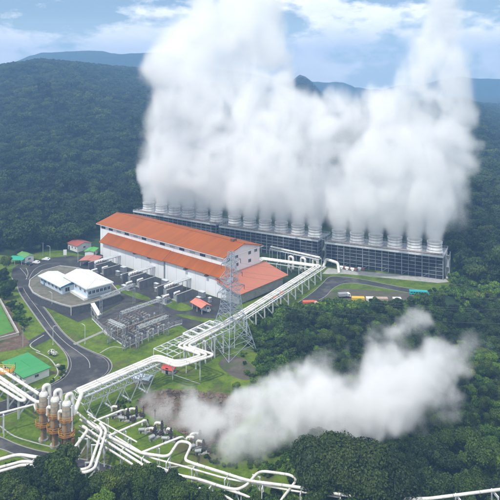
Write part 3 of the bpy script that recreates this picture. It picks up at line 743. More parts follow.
# ---------------------------------------------------------------- separators
def separator(loc, label):
    t = thing('separator', label, 'separator vessel', loc, 0, 'tall steam separators')
    MB().lathe((0, 0, 0), [(1.35, 0), (1.35, .5), (.8, .5)], 16, True).build('foundation', CONC, t)
    v = MB().lathe((0, 0, 0), [(.82, .5), (.82, 4.2), (.9, 4.6), (1.12, 5.3), (1.17, 5.6), (1.17, 12.3), (1.1, 12.75), (.85, 13.15), (.5, 13.4), (.45, 13.6)], 24)
    m = v; m.cur = 1
    for z in (1.8, 3.2, 5.6, 7.2, 9.6, 11, 12.3):
        r = .82 if z < 4.3 else 1.17
        m.lathe((0, 0, z), [(r, -.05), (r + .05, -.05), (r + .05, .05), (r, .05)], 24)
    v.build('vessel', [ALU, STEEL], t, True)
    dx = Vector((.74, .67, 0))
    m = MB(); m.tube(fillet([Vector((0, 0, 13.2)), Vector((0, 0, 14.9)), dx * 1.55 + Vector((0, 0, 14.7)), dx * 1.9 + Vector((0, 0, 8.8))], 1.0, 7), .5, 14)
    m.lathe((0, 0, 12.1), [(1.19, 0), (1.19, .35), (1.1, .75), (.84, 1.1), (.56, 1.35), (.56, 1.7)], 20); m.build('outlet_pipe', PIPE, t, True)
    m = MB(); m.cyl((1.55, -.35, 5.4), (1.55, -.35, 12.2), .24, n=10); m.cyl((1.1, -.25, 11.6), (1.6, -.35, 11.6), .2, n=8); m.cyl((1.1, -.25, 6), (1.6, -.35, 6), .2, n=8); m.build('bridle_pipe', STEELW, t, True)
    m = MB(); m.tube(fillet([Vector((-1, 0, 10.4)), Vector((-2.1, .3, 10.4)), Vector((-2.1, .6, 7.8)), Vector((-3.5, 3.2, 7.8))], .8), .45, 12); m.build('inlet_pipe', PIPE, t, True)
    for z, e in ((8.3, 1.0), (4.5, 1.15)):
        m = MB(); ro = 1.95 * e; n = 8; vs = []
        for k in range(n):
            a0, a1 = 2 * math.pi * k / n, 2 * math.pi * (k + 1) / n
            q = [(math.cos(a0) * 1.2, math.sin(a0) * 1.2, z), (math.cos(a0) * ro, math.sin(a0) * ro, z), (math.cos(a1) * ro, math.sin(a1) * ro, z), (math.cos(a1) * 1.2, math.sin(a1) * 1.2, z)]
            m.slab(q, .12)
        p = m.build('platform', mat('rusty_ochre_grating', (.30, .14, .035), (.12, .06, .03), 1.2, .7, amount=1), t)
        m = MB()
        for k in range(n):
            a0, a1 = 2 * math.pi * k / n, 2 * math.pi * (k + 1) / n
            A0 = Vector((math.cos(a0) * ro, math.sin(a0) * ro, z)); A1 = Vector((math.cos(a1) * ro, math.sin(a1) * ro, z))
            m.bar(A0, A0 + Vector((0, 0, 1.15)), .08)
            for h in (.6, 1.15): m.bar(A0 + Vector((0, 0, h)), A1 + Vector((0, 0, h)), .07)
            if k % 4 == 0: m.bar(A0, Vector((math.cos(a0) * 1.1, math.sin(a0) * 1.1, z - 1.5)), .1)
        m.build('railing', mat('ochre_rail_paint', (.60, .31, .035), (.33, .15, .03), 1.2, .5, amount=.9), p)
    m = MB()
    for s in (-.25, .25): m.bar((s, -1.55, .3), (s, -1.55, 9.4), .07)
    for k in range(30): m.bar((-.25, -1.55, .5 + k * .3), (.25, -1.55, .5 + k * .3), .05)
    m.build('ladder', ORP, t)
    m = MB(); m.cyl((.7, -.4, 3.4), (2.3, -1.1, 3.4), .3, n=10); m.lathe((2.0, -1.0, 3.4), [(.05, -.6), (.5, -.5), (.55, 0), (.5, .5), (.2, .7), (.12, 1.3)], 12); m.cyl((2.3, -1.1, 3.4), (2.3, -1.1, .6), .26, n=10); m.build('blowdown_valve', RUST, t, True)
    m = MB(); m.lathe((2.0, -1.0, 4.72), [(.42, -.04), (.5, -.04), (.5, .04), (.42, .04), (.42, -.04)], 14); m.build('handwheel', YEL, t)
    return t
for (x, y), lb in zip(((43.6, 440), (55, 446), (66.6, 450.5)), ('tall grey separator vessel with orange platforms, farthest left of three', 'tall grey separator vessel with orange platforms, between its two twins', 'tall grey separator vessel with orange platforms, nearest the sloping white pipes')):
    separator(G(x, y), lb)
m = thing('separator_header', 'white header pipe linking the tops of the three separators to the trunk pipes', 'pipe', G(43.6, 440, 8.2) + Vector((1.41, 1.27, 0)))
h = [G(x, y, 8.7) + Vector((1.41, 1.27, 0)) for x, y in ((43.6, 440), (55, 446), (66.6, 450.5))]
h0 = Vector((h[0].x, h[0].y, 8.7)); hs = [Vector((p.x, p.y, 8.7)) for p in (Vector(G(43.6, 440)) + Vector((1.41, 1.27, 0)), Vector(G(66.6, 450.5)) + Vector((1.41, 1.27, 0)))]
MB().tube(fillet([hs[0] - (hs[1] - hs[0]) * .15, hs[1], main[0] + Vector((1.2, -1.4, 0)), main[0]], 1.5), .6, 12).build('pipe_run', PIPE, m, True, world=True)

# left group of pipes
lb_ = [('white pipe entering from the left beside the green-roofed shed', [(-110, 297.5), (10, 375.5), (39, 394)], .46, 8.2), ('white pipe running in from the left just below its neighbour by the shed', [(-110, 303.4), (4, 380), (33, 400), (50, 409)], .46, 8.0)]
for lb, q, r, z in lb_:
    pipe('steam_pipe', lb, P3(q, z), r, PIPE, group='pipes coming in from the left')
pipe('loop_pipe', 'white pipe with a tight hairpin end left of the separators', P3([(-110, 312.4), (23.5, 396.8), (25.8, 400.5), (20, 400.4), (-110, 318.5)], 7.2), .45, PIPE, 1.6, 'pipes coming in from the left')
pipe('drain_pipe', 'thin white pipe crossing the road level to the separators at the left edge', P3([(-40, 423), (3, 412.5), (34, 404.5), (40, 404)], 6.4), .3, PIPE, flanges=False)
q = P3([(3, 412.5), (34, 404.5)], 6.4)
supports([q[0], q[1]], 30, 1.0, .3, 'narrow white braced trestle under the thin pipe at the left edge', 'trestle at the left edge', .1)
supports(P3([(-10, 366), (14, 380.5), (33, 394)], 7.5), 6.5, 2.6, .6, 'white H-frame under the pipes coming in from the left', 'frames of the left pipe rack', 3)
yp = thing('valve_platform', 'orange railed valve platform over the pipes at the left edge', 'platform', G(3, 396))
m = MB(); m.slab([(-4.5, -2, 8.1), (3.2, -2.8, 8.1), (3.5, .8, 8.1), (-4.5, 1.5, 8.1)], .25); m.build('deck', ORP, yp)
m = MB()
for (x0, y0), (x1, y1) in (((-4.5, -2), (3.2, -2.8)), ((3.2, -2.8), (3.5, .8)), ((3.5, .8), (-4.5, 1.5))):
    for h in (.6, 1.15): m.bar((x0, y0, 8.1 + h), (x1, y1, 8.1 + h), .1)
    for k in range(5): m.bar((x0 + (x1 - x0) * k / 4, y0 + (y1 - y0) * k / 4, 8.1), (x0 + (x1 - x0) * k / 4, y0 + (y1 - y0) * k / 4, 10.05), .1)
m.build('railing', YEL, yp)
m = MB()
for x, y in ((-3.8, -1.6), (2.8, -2.2), (3, .4), (-3.8, 1)): m.bar((x, y, 0), (x, y, 8.7), .2)
m.build('leg', ORP, yp)

# lower field pipes
LZ = 5.0
P1 = P3([(74, 410), (90, 423.6), (106, 435), (141, 453), (154, 455), (168.4, 457), (179, 440.5), (192, 443.5), (184.5, 460), (192, 463), (249, 481), (297, 487), (350, 496), (426, 499), (500, 489.5), (580, 481)], LZ)
P2 = P3([(82, 426), (130, 456.5), (150, 469.6), (198, 479), (224, 487.5), (237, 490), (247, 485), (259, 470.5), (291, 475), (297, 480), (281, 500), (274, 515)], LZ - .6)
P3_ = P3([(90, 421), (150, 457.5), (182, 466), (224, 478), (297, 491.5), (340, 497)], LZ - .9)
FG = 'pipes running down to the lower right'
pipe('field_pipe', 'thick white pipe with a square loop beside the wells, running down to the lower right', P1, .335, PIPE, 2.2, FG)
pipe('field_pipe', 'thick white pipe that dips low and makes a wide loop near the forest', P2, .315, PIPE, 2.2, FG)
pipe('field_pipe', 'thin white pipe keeping close below the looped thick pipe', P3_, .22, PIPE, 2, FG, False)
pipe('field_pipe', 'weathered thin pipe between the two thick lower pipes', P3([(80, 419.5), (128, 450.5), (150, 463.5), (176, 474), (198, 480.5), (226, 489), (250, 497), (268, 514)], LZ - 1), .27, PIPED, 2, FG)
pipe('field_pipe', 'weathered pipe lowest in the bundle beside the road', P3([(79, 431), (118, 455), (146, 473), (170, 482), (198, 488), (226, 496), (248, 512)], LZ - 1.6), .27, PIPED, 2, FG)
pipe('field_pipe', 'weathered pipe just above the lowest pipe of the bundle', P3([(79, 426), (120, 451), (146, 467), (165, 474)], LZ - 1.4), .24, PIPED, 2, FG)
pipe('gauge_line', 'very thin white line on slim posts above the grass by the wells', P3([(88, 414.5), (137, 442)], 5.6), .17, PIPE, 2, None, False)
pipe('well_pipe', 'white pipe from the first wells, nearest the trussed pipe bridge', P3([(94, 421.2, 5), (123.5, 409.6, 5), (125.5, 414, 1.6)], 5), .28, PIPE, 1.2, 'pipes from the wells')
pipe('well_pipe', 'white pipe from the middle wells joining the thick pipe at its first bend', P3([(108, 436, 5), (145.5, 420, 5), (148, 425.5, 1.6)], 5), .28, PIPE, 1.2, 'pipes from the wells')
pipe('well_pipe', 'white pipe from the farthest wells beside the square loop', P3([(140.5, 453, 5), (182, 436.5, 5), (186, 441, 1.6)], 5), .28, PIPE, 1.2, 'pipes from the wells')
D = P3([(83, 426.5, 6.2), (88, 429.5, 6.2), (70, 454, 6.2), (45, 458.5, 5.5), (18, 454.3, 5.5), (-20, 465, 5.5)], 6)
pipe('crossing_pipe', 'sloping white pipe nearest the separators, turning left along the road', D, .40, PIPE, 1.8, 'pipes crossing toward the road')
D2 = P3([(97, 427, 6.2), (102, 431, 6.2), (89.5, 467.5, 6.2), (82, 470, 6), (52, 466, 5.2), (24, 461, 5.2), (-20, 473, 5.2)], 6)
pipe('crossing_pipe', 'left pipe of the close sloping pair that crosses the road', D2, .36, PIPE, 1.4, 'pipes crossing toward the road')
D3 = P3([(100, 423.5, 6.2), (106.5, 430, 6.2), (94.5, 469, 6.2), (84, 473, 6), (52, 469.5, 5.2), (24, 464.5, 5.2), (-20, 477, 5.2)], 6)
pipe('crossing_pipe', 'right pipe of the close sloping pair that crosses the road', D3, .36, PIPE, 1.4, 'pipes crossing toward the road')
supports(D[1:3], 7, 1.2, .5, 'tall white braced frame under the sloping pipes by the separators', 'frames under the sloping pipes', 3)
supports(D2[1:3], 7, 1.6, .45, 'tall white braced frame under the sloping pipes by the separators', 'frames under the sloping pipes', 5)
supports(D[3:], 9, 1.0, .5, 'white frame under the pipe along the low road at the left edge', 'frames along the low road', 3)
supports(P1[1:6], 6.5, 1.5, .55, 'white H-frame under the lower pipes beside the wells', 'frames under the lower field pipes', 2)
supports(P1[8:], 9, 1.3, .55, 'white H-frame under the lower pipes near the forest', 'frames under the lower pipes near the forest', 3)
supports(P2[2:8], 7, 1.0, .5, 'pale frame under the dipping lower pipe', 'frames under the dipping lower pipe', 2)
supports(P3([(88, 414.5), (137, 442)], 5.6), 5.5, .5, .17, 'slim white frame under the very thin line by the wells', 'frames under the thin line', 1)
supports(P3([(94, 421.2), (123.5, 409.6)], 5), 6, .6, .42, 'short white frame under a well pipe on the grass', 'frames under the well pipes', 4)
supports(P3([(108, 436), (145.5, 420)], 5), 7, .6, .42, 'short white frame under a well pipe on the grass', 'frames under the well pipes', 5)
supports(P3([(140.5, 453), (182, 436.5)], 5), 7, .6, .42, 'short white frame under a well pipe on the grass', 'frames under the well pipes', 5)

# ---------------------------------------------------------------- wellheads
def wellhead(loc, rz, label, kind=0):
    t = thing('wellhead', label, 'wellhead', loc, rz, 'wellheads beside the steaming ground')
    m = MB(); m.bb(-1.5, 1.5, -1.2, 1.2, 0, .3); m.build('cellar', CONC, t)
    m = MB(); m.lathe((0, 0, .3), [(.42, 0), (.42, .15), (.26, .15), (.26, .8), (.42, .8), (.42, 1.0), (.24, 1.0), (.24, 2.5), (.4, 2.5), (.4, 2.65), (.2, 2.65), (.2, 3.0)], 14); m.build('casing_spool', GUN, t, True)
    for z, e in ((1.3, 1), (2.15, -1)):
        v = MB().box((0, 0, z), (.8, .6, .62)).cyl((0, 0, z), (e * 1.2, 0, z), .13, n=8).build('gate_valve', GUN, t)
        m = MB(); ring = [(e * 1.2, math.cos(k * math.pi / 7) * .5, z + math.sin(k * math.pi / 7) * .5) for k in range(15)]
        m.tube(ring, .05, 6); m.bar((e * 1.2, -.5, z), (e * 1.2, .5, z), .06); m.bar((e * 1.2, 0, z - .5), (e * 1.2, 0, z + .5), .06); m.build('handwheel', RUST, v)
    m = MB(); m.tube(fillet([Vector((0, .3, 1.9)), Vector((0, 1.3, 1.9)), Vector((-1.6, 2.2, 1.9)), Vector((-1.6, 2.2, .5))], .7), .34, 12); m.build('flow_elbow', PIPE, t, True)
    m = MB(); m.cyl((-2.4, -.9, 1.0), (-.7, -.9, 1.0), .42, n=12); m.bb(-2.2, -2.0, -1.2, -.6, 0, .8); m.bb(-1.1, -.9, -1.2, -.6, 0, .8); m.build('silencer_drum', TRANSF, t, True)
    m = MB(); m.bb(.9, 2.3, -1.0, .3, .0, .9); m.bb(1.2, 2.0, -.8, .1, .9, 1.3); m.build('control_skid', GUN, t)
    return t
wl = [(118.5, 415.5, 'nearest the pipe bridge, at the near left end of the row'), (128, 420, 'just beyond the first well pipe'), (136.5, 417.5, 'beside the thin dark post at the edge of the steam'), (147.5, 431, 'at the end of the middle well pipe'), (155, 437, 'in front of its neighbour in the middle cluster'), (162, 432.5, 'in the middle cluster, closest to the brown soil'), (171, 440, 'between the middle cluster and the square loop'), (195.5, 446.5, 'behind the square pipe loop'), (203.5, 452, 'at the far right end of the row'), (200, 442, 'on the brown soil behind the square loop')]
w0 = wellhead(G(wl[0][0], wl[0][1]), R(20), 'dark wellhead ' + wl[0][2])
for k, (x, y, lb) in enumerate(wl[1:]): copy_tree(w0, G(x, y), R(20 + (k * 37) % 60 - 30), 'dark wellhead ' + lb)
for (x, y, h, lb) in ((143.6, 416.5, 3.2, 'thin dark pole at the steam edge, left one of a pair'), (155, 419.5, 3.0, 'thin dark pole at the steam edge, right one of a pair')):
    t = thing('vent_pole', lb, 'pole', G(x, y)); MB().cyl((0, 0, 0), (0, 0, h), .13, .1, 8).build('pole', GUN, t); MB().bar((-.4, 0, h - .5), (.4, 0, h - .5), .12).build('crosspiece', GUN, t)
t = thing('small_derrick', 'small dark lattice mast standing at the edge of the ground steam', 'lattice mast', G(218, 443.5))
m = MB()
for x, y in ((-.8, -.8), (.8, -.8), (.8, .8), (-.8, .8)): m.bar((x, y, 0), (x * .15, y * .15, 4.0), .1)
for k in range(5):
    f0, f1 = 1 - .85 * k / 5, 1 - .85 * (k + 1) / 5; z0, z1 = 4 * k / 5, 4 * (k + 1) / 5
    for (xa, ya), (xb, yb) in (((-.8, -.8), (.8, -.8)), ((.8, -.8), (.8, .8)), ((.8, .8), (-.8, .8)), ((-.8, .8), (-.8, -.8))):
        m.bar((xa * f0, ya * f0, z0), (xb * f1, yb * f1, z1), .07); m.bar((xa * f0, ya * f0, z0), (xb * f0, yb * f0, z0), .07)
m.build('lattice', GUN, t)

# ---------------------------------------------------------------- pylon and conductors
pc = Vector((-6.9, 218.6, 0)); pa = R(-48)
py = thing('lattice_pylon', 'tall blue-grey lattice pylon straddling the trunk pipes', 'pylon', pc, pa)
def ring(z):
    w = np.interp(z, [0, 13.5, 15, 22, 36, 38.5], [6.6, 3.4, 3.0, 2.2, .85, .25]); return [Vector((x * w, y * w, z)) for x, y in ((-1, -1), (1, -1), (1, 1), (-1, 1))]
lv = [0, 4.6, 9.2, 13.5, 15.2, 17, 18.8, 20.5, 22.2, 24.2, 26.2, 28.2, 30.2, 32.2, 34.2, 36]
legs = [MB() for _ in range(4)]; brc = MB()
for z0, z1 in zip(lv[:-1], lv[1:]):
    r0, r1 = ring(z0), ring(z1)
    for k in range(4):
        k2 = (k + 1) % 4; w = .24 if z0 < 13 else .17
        legs[k].bar(r0[k], r1[k], w); bw_ = .13 if z0 < 13 else .095
        brc.bar(r0[k], r1[k2], bw_); brc.bar(r0[k2], r1[k], bw_); brc.bar(r1[k], r1[k2], bw_)
        if z0 < 13:
            mid = (r0[k] + r0[k2] + r1[k] + r1[k2]) / 4; brc.bar(mid, (r0[k] + r1[k]) / 2, .1); brc.bar(mid, (r0[k2] + r1[k2]) / 2, .1)
    if z0 >= 13: brc.bar(r0[0], r0[2], .1); brc.bar(r0[1], r0[3], .1)
[q.build('leg', PYL, py) for q in legs]; brc.build('bracing', PYL, py)
arms = []
for z, ln in ((22.2, 6.4), (27.2, 5.4), (32.2, 4.6)):
    for s in (-1, 1):
        m = MB(); r = ring(z); r2 = ring(z + 1.8); tip = Vector((0, s * ln, z + .3))
        for q in ([r[2], r[3]] if s > 0 else [r[0], r[1]]): m.bar(q, tip, .15)
        for q in ([r2[2], r2[3]] if s > 0 else [r2[0], r2[1]]): m.bar(q, tip, .13)
        a_ = (r[2] + r[3]) / 2 if s > 0 else (r[0] + r[1]) / 2
        for f in (.3, .6):
            p = a_.lerp(tip, f); m.bar(p + Vector((-.9 * (1 - f), 0, 0)), p + Vector((.9 * (1 - f), 0, 0)), .1)
        ar = m.build('crossarm', PYL, py)
        m = MB(); m.lathe(tip - Vector((0, 0, 1.7)), [(.05, 0)] + [(.16 if k % 2 else .07, .15 + k * .15) for k in range(10)] + [(.04, 1.7)], 8); m.build('insulator', PORC, ar, True)
        M = Matrix.Rotation(pa, 3, 'Z'); arms.append(pc + M @ (tip - Vector((0, 0, 1.7))))
def wire(label, a, b, sag, r=.035, group=None):
    a = Vector(a); b = Vector(b); n = 18; pts = []
    for k in range(n + 1):
        t = k / n; p = a.lerp(b, t); p.z -= sag * 4 * t * (1 - t); pts.append(p)
    t = thing('power_line', label, 'cable', a, 0, group); MB().tube(pts, r, 5).build('conductor', WIRE, t, world=True)
for k, p in enumerate(arms):
    wire('thin conductor from the pylon arms out over the forest', p, (150 + 4 * k, 196 + (k % 2) * 12, 20 + 4 * (k // 2)), 4.5, .03, 'conductors crossing the forest')

# ---------------------------------------------------------------- switchyard
EA = Vector((.676, .737, 0)); EB = Vector((.737, -.676, 0)); SO = Vector((-52.2, 226.5, 0)); SA = math.atan2(EA.y, EA.x)
def SY(a, b, z=0): return SO + EA * a + EB * b + Vector((0, 0, z))
def gantry(p, q, z, label, cols=2, dep=.9):
    p = Vector((p.x, p.y, 0)); q = Vector((q.x, q.y, 0))
    t = thing('lattice_gantry', label, 'gantry', p, 0, 'lattice gantries of the switchyard')
    MB().lattice(p + Vector((0, 0, z)), q + Vector((0, 0, z)), dep, dep, 14, .12).build('beam', STEELW, t, world=True)
    for k in range(cols):
        c = p.lerp(q, k / (cols - 1)); MB().lattice(c, c + Vector((0, 0, z + .4)), .9, .9, 8, .12).build('column', STEEL, t, world=True)
    m = MB()
    for k in range(1, 6):
        m = MB(); c = p.lerp(q, k / 6) + Vector((0, 0, z - .5)); m.lathe(c - Vector((0, 0, 1.3)), [(.04, 0)] + [(.17 if j % 2 else .07, .1 + j * .14) for j in range(8)] + [(.03, 1.3)], 7); m.build('insulator', PORC, t, True)

gantry(G(121, 313, 9), G(161, 299, 9), 9, 'long pale lattice gantry beam across the far side of the switchyard gravel')
gantry(G(101, 297.5, 8.6), G(134, 284.5, 8.6), 8.6, 'lattice gantry behind the terrace, reaching toward the first transformer')
gantry(G(109, 320.5, 8.5), G(124, 327, 8.5), 8.5, 'short lattice gantry at the near left corner of the switchyard', 2)
gantry(SY(3, 12, 0), SY(17, 12, 0), 7.5, 'low lattice gantry on the right part of the switchyard gravel')
def insulator(m, x, y, z, h, r=.17):
    m.lathe((x, y, z), [(r * .5, 0)] + [(r if j % 2 else r * .55, h * (j + .5) / 12) for j in range(11)] + [(r * .6, h)], 8, True)
def breaker(loc, label):
    t = thing('circuit_breaker', label, 'circuit breaker', loc, SA, 'circuit breakers on the gravel'); m = MB()
    for y in (-1.7, 0, 1.7): m.bar((0, y, 0), (0, y, 1.7), .22)
    m.bb(-.2, .2, -2, 2, 1.6, 1.85); m.build('stand', STEEL, t)
    m = MB()
    for y in (-1.7, 0, 1.7): m = MB(); insulator(m, 0, y, 1.85, 1.5, .24); m.cyl((-.1, y, 3.4), (.1, y, 3.4), .3, n=8); m.box((0, y, 3.55), (1.5, .34, .38)); m.build('interrupter', PALEP, t)
    MB().bb(-.45, .45, -.5, .5, .3, 1.35).build('drive_cabinet', TRANSF, t); return t
def disconnector(loc, label):
    t = thing('disconnector', label, 'disconnector', loc, SA, 'disconnectors on the gravel'); m = MB()
    for y in (-1.8, 1.8):
        for x in (-.8, .8): m.bar((x, y, 0), (x, y, 2.3), .16)
    for x in (-.8, .8): m.bar((x, -2, 2.3), (x, 2, 2.3), .18)
    m.build('stand', STEEL, t); m = MB()
    for y in (-1.8, 0, 1.8):
        for x in (-.8, .8): m = MB(); insulator(m, x, y, 2.4, 1.0, .2); m.build('post_insulator', PORC, t)
        m = MB(); m.bar((-.9, y, 3.45), (.9, y, 3.45), .1); m.bar((.1, y, 3.45), (1.0, y, 4.3), .08); m.build('blade', ALU, t)
    return t
def transformer_ct(loc, label):
    t = thing('current_transformer', label, 'current transformer', loc, SA, 'current transformers on the gravel'); m = MB()
    m.bar((0, 0, 0), (0, 0, 1.6), .3); m.build('pedestal', CONC, t); m = MB(); insulator(m, 0, 0, 1.6, 1.6, .27); m.build('post_insulator', PALEP, t)
    MB().lathe((0, 0, 3.2), [(.15, 0), (.42, .1), (.46, .45), (.3, .75), (.05, .8)], 10).build('head', TRANSF, t, True); return t
def arrester(loc, label):
    t = thing('bus_post', label, 'bus support', loc, SA, 'bus supports on the gravel'); m = MB(); m.lattice((0, 0, 0), (0, 0, 2.6), .4, .4, 5, .08); m.build('pedestal', STEEL, t)
    m = MB(); insulator(m, 0, 0, 2.6, 1.2, .2); m.build('post_insulator', PORC, t); MB().bar((-2.6, 0, 3.9), (2.6, 0, 3.9), .11).build('busbar', ALU, t); return t
B0 = breaker(SY(3, -3), ''); D0 = disconnector(SY(3, -6), ''); C0 = transformer_ct(SY(3, 0), ''); A0 = arrester(SY(3, 4), '')
rows = [(-7.5, D0, 'brown three-phase disconnector on a steel stand in the'), (-4.2, B0, 'pale three-pole circuit breaker on steel stand in the'), (-1.6, C0, 'pale current transformer on a concrete post in the'), (1.5, A0, 'brown bus support insulator on a lattice post in the'), (4.5, D0, 'brown three-phase disconnector on a steel stand in the'), (7.5, B0, 'pale three-pole circuit breaker on steel stand in the'), (10.2, C0, 'pale current transformer on a concrete post in the')]
rn = ['row under the terrace wall', 'second row from the terrace wall', 'third row from the terrace wall', 'middle row of the gravel', 'third row from the pipes side', 'second row from the right edge', 'last row at the right edge']
used = set()
for k, (b, proto, lb) in enumerate(rows):
    step = 5.2 if proto in (B0, D0) else 2.6
    a = 1.0 if b > -4 else 3.5
    while a < 22:
        loc = SY(a, b + rnd.uniform(-.3, .3))
        if proto.name not in used: proto.location = loc; proto['label'] = lb + ' ' + rn[k]; used.add(proto.name)
        else: copy_tree(proto, loc, SA, lb + ' ' + rn[k])
        a += step * rnd.uniform(.9, 1.1)
# yard fence
fp = PX([(92, 319), (108, 335), (126, 347.5), (174, 326), (182, 324)])
fe = thing('yard_fence', 'low pale post and wire fence round the near sides of the switchyard', 'fence', fp[0])
m = MB(); w = MB()
for a, b in zip(fp[:-1], fp[1:]):
    n = max(1, int((b - a).length / 2.5))
    for k in range(n + 1): p = a.lerp(b, k / n); m.bar((p.x, p.y, 0), (p.x, p.y, 1.7), .12)
    for z in (.5, 1.1, 1.65): w.bar(a + Vector((0, 0, z)), b + Vector((0, 0, z)), .05)
    w.bar(a + Vector((0, 0, .1)), b + Vector((0, 0, .1)), .25, .2)
m.build('post', CONC, fe, world=True); w.build('wire', STEELW, fe, world=True)

# ---------------------------------------------------------------- transformer bays along the power house
def power_transformer(u, v, label, big=True):
    t = thing('power_transformer', label, 'transformer', BW(u, v), BANG, 'transformers along the power house')
    k = 1.0 if big else .68
    MB().bb(-2.6 * k, 2.6 * k, -3 * k, 3 * k, 0, .3).build('plinth', CONC, t)
    m = MB(); m.bb(-1.2 * k, 1.2 * k, -2.1 * k, 2.1 * k, .3, 3.3 * k); m.bb(-1.3 * k, 1.3 * k, -2.2 * k, 2.2 * k, 3.3 * k, 3.5 * k)
    for y in (-1.4, -.7, 0, .7, 1.4): m.bb(-1.28 * k, 1.28 * k, y * k - .05, y * k + .05, .5, 3.2 * k)
    m.build('tank', TRANSF, t)
    for s in (-1, 1):
        m = MB()
        for y in range(9): m.bb(s * 1.5 * k - .5 * k, s * 1.5 * k + .5 * k, (-1.8 + y * .45) * k - .06, (-1.8 + y * .45) * k + .06, .7, 3.0 * k) if False else m.bb(min(s * 1.45 * k, s * 2.4 * k), max(s * 1.45 * k, s * 2.4 * k), (-1.8 + y * .45) * k - .06, (-1.8 + y * .45) * k + .06, .7, 3.0 * k)
        m.bar((s * 1.9 * k, -1.9 * k, 3.05 * k), (s * 1.9 * k, 1.9 * k, 3.05 * k), .16); m.build('radiator', STEEL, t)
    m = MB(); m.cyl((-.4 * k, -2.6 * k, 4.6 * k), (-.4 * k, 2.2 * k, 4.6 * k), .72 * k, n=16); m.build('conservator', WHITE, t, True)
    m = MB()
    for y in (-1.5, 1.5): m.bar((-.4 * k, y * k, 3.5 * k), (-.4 * k, y * k, 4.1 * k), .2)
    m.build('bracket', STEEL, t)
    m = MB()
    for y in (-1.3, 0, 1.3): m = MB(); insulator(m, .75 * k, y * k, 3.5 * k, 1.7 * k, .22 * k); m.build('bushing', PORC, t)
    return t
bays = [(11.5, 'in the left bay'), (39.5, 'in the middle bay'), (65.5, 'in the right bay')]
for i, (u, lb) in enumerate(bays):
    power_transformer(u + 3.2, -12.5, 'large grey transformer with white oil drum beside the power house, ' + lb)
    power_transformer(u + 9.6, -13.5, 'smaller grey transformer with oil drum close to the white wall, ' + lb, False)
    power_transformer(u + 9.0, -19.5, 'small grey transformer standing forward toward the switchyard, ' + lb, False)
    for j, du in enumerate((0, 6.4, 13)):
        t = thing('fire_wall', ('first', 'second', 'third')[j] + ' dark concrete fire wall from the left, transformers ' + lb, 'fire wall', BW(u + du, -12), BANG, 'fire walls between transformers')
        m = MB(); m.bb(-.2, .2, -5, 4.5, 0, 4.4 if j < 2 else 3.8); m.build('slab', CONCD, t)
        m = MB(); m.bb(-.26, .26, -5.05, 4.55, 4.4 if j < 2 else 3.8, (4.4 if j < 2 else 3.8) + .15); m.build('coping', CONC, t)
    t = thing('bus_duct', 'pale bus duct from white wall to the transformers ' + lb, 'bus duct', BW(u + 3, -5), BANG)
    m = MB()
    for x in (-1, 0, 1): m.cyl((x, -5.2, 4.9), (x, 4.9, 4.9), .32, n=10)
    m.build('duct', STEELW, t, True); m = MB()
    for y in (-3, 2): m.bar((-1.4, y, 0), (-1.4, y, 4.5), .16); m.bar((1.4, y, 0), (1.4, y, 4.5), .16); m.bar((-1.5, y, 4.45), (1.5, y, 4.45), .18)
    m.build('post', STEEL, t)
for i, (u, v, w, d, h, lb) in enumerate(((28, -11, 2.2, 1.2, 2.0, 'between the first and middle transformer bays'), (33, -12, 1.4, 1.4, 1.7, 'left of the middle transformer bay'), (56.5, -10, 2.4, 1.2, 2.1, 'right of the middle transformer bay'), (60, -13, 1.3, 1.1, 1.6, 'between the middle and last transformer bays'), (84, -9, 2.0, 1.2, 2.0, 'right of the last transformer bay'), (88, -6, 1.2, 1.2, 1.8, 'at the near corner of the white wall'), (20, -21, 2.6, 1.6, 2.2, 'on the yard in front of the left transformer bay'), (26, -6, 3.2, 1.8, 2.6, 'against the white wall right of the left bay'), (35, -5, 2.6, 1.6, 2.4, 'against the white wall left of the middle bay'), (47, -21.5, 2.4, 1.5, 2.1, 'on the yard in front of the middle transformer bay'), (57, -5, 3.4, 1.7, 2.5, 'against the white wall right of the middle bay'), (62, -6, 2.2, 1.6, 2.7, 'against the white wall left of the right bay'), (81, -4, 3.0, 1.8, 2.4, 'against the white wall right of the right bay'), (71, -21, 2.0, 1.4, 2.0, 'on the yard in front of the right transformer bay'), (6, -5, 2.6, 1.6, 2.3, 'at the left end of the white wall'))):
    t = thing('switch_cabinet', 'grey outdoor switch cabinet ' + lb, 'cabinet', BW(u, v), BANG, 'switch cabinets in the yard')
    MB().bb(-w / 2, w / 2, -d / 2, d / 2, .15, h).build('body', TRANSF, t); MB().bb(-w / 2 - .1, w / 2 + .1, -d / 2 - .1, d / 2 + .1, h, h + .1).build('roof', STEELW, t)
    m = MB(); m.bb(-w / 2 + .1, -.03, -d / 2 - .04, -d / 2, .3, h - .15); m.bb(.03, w / 2 - .1, -d / 2 - .04, -d / 2, .3, h - .15); m.build('door', STEEL, t); MB().bb(-w / 2 - .1, w / 2 + .1, -d / 2 - .1, d / 2 + .1, 0, .15).build('base', CONC, t)

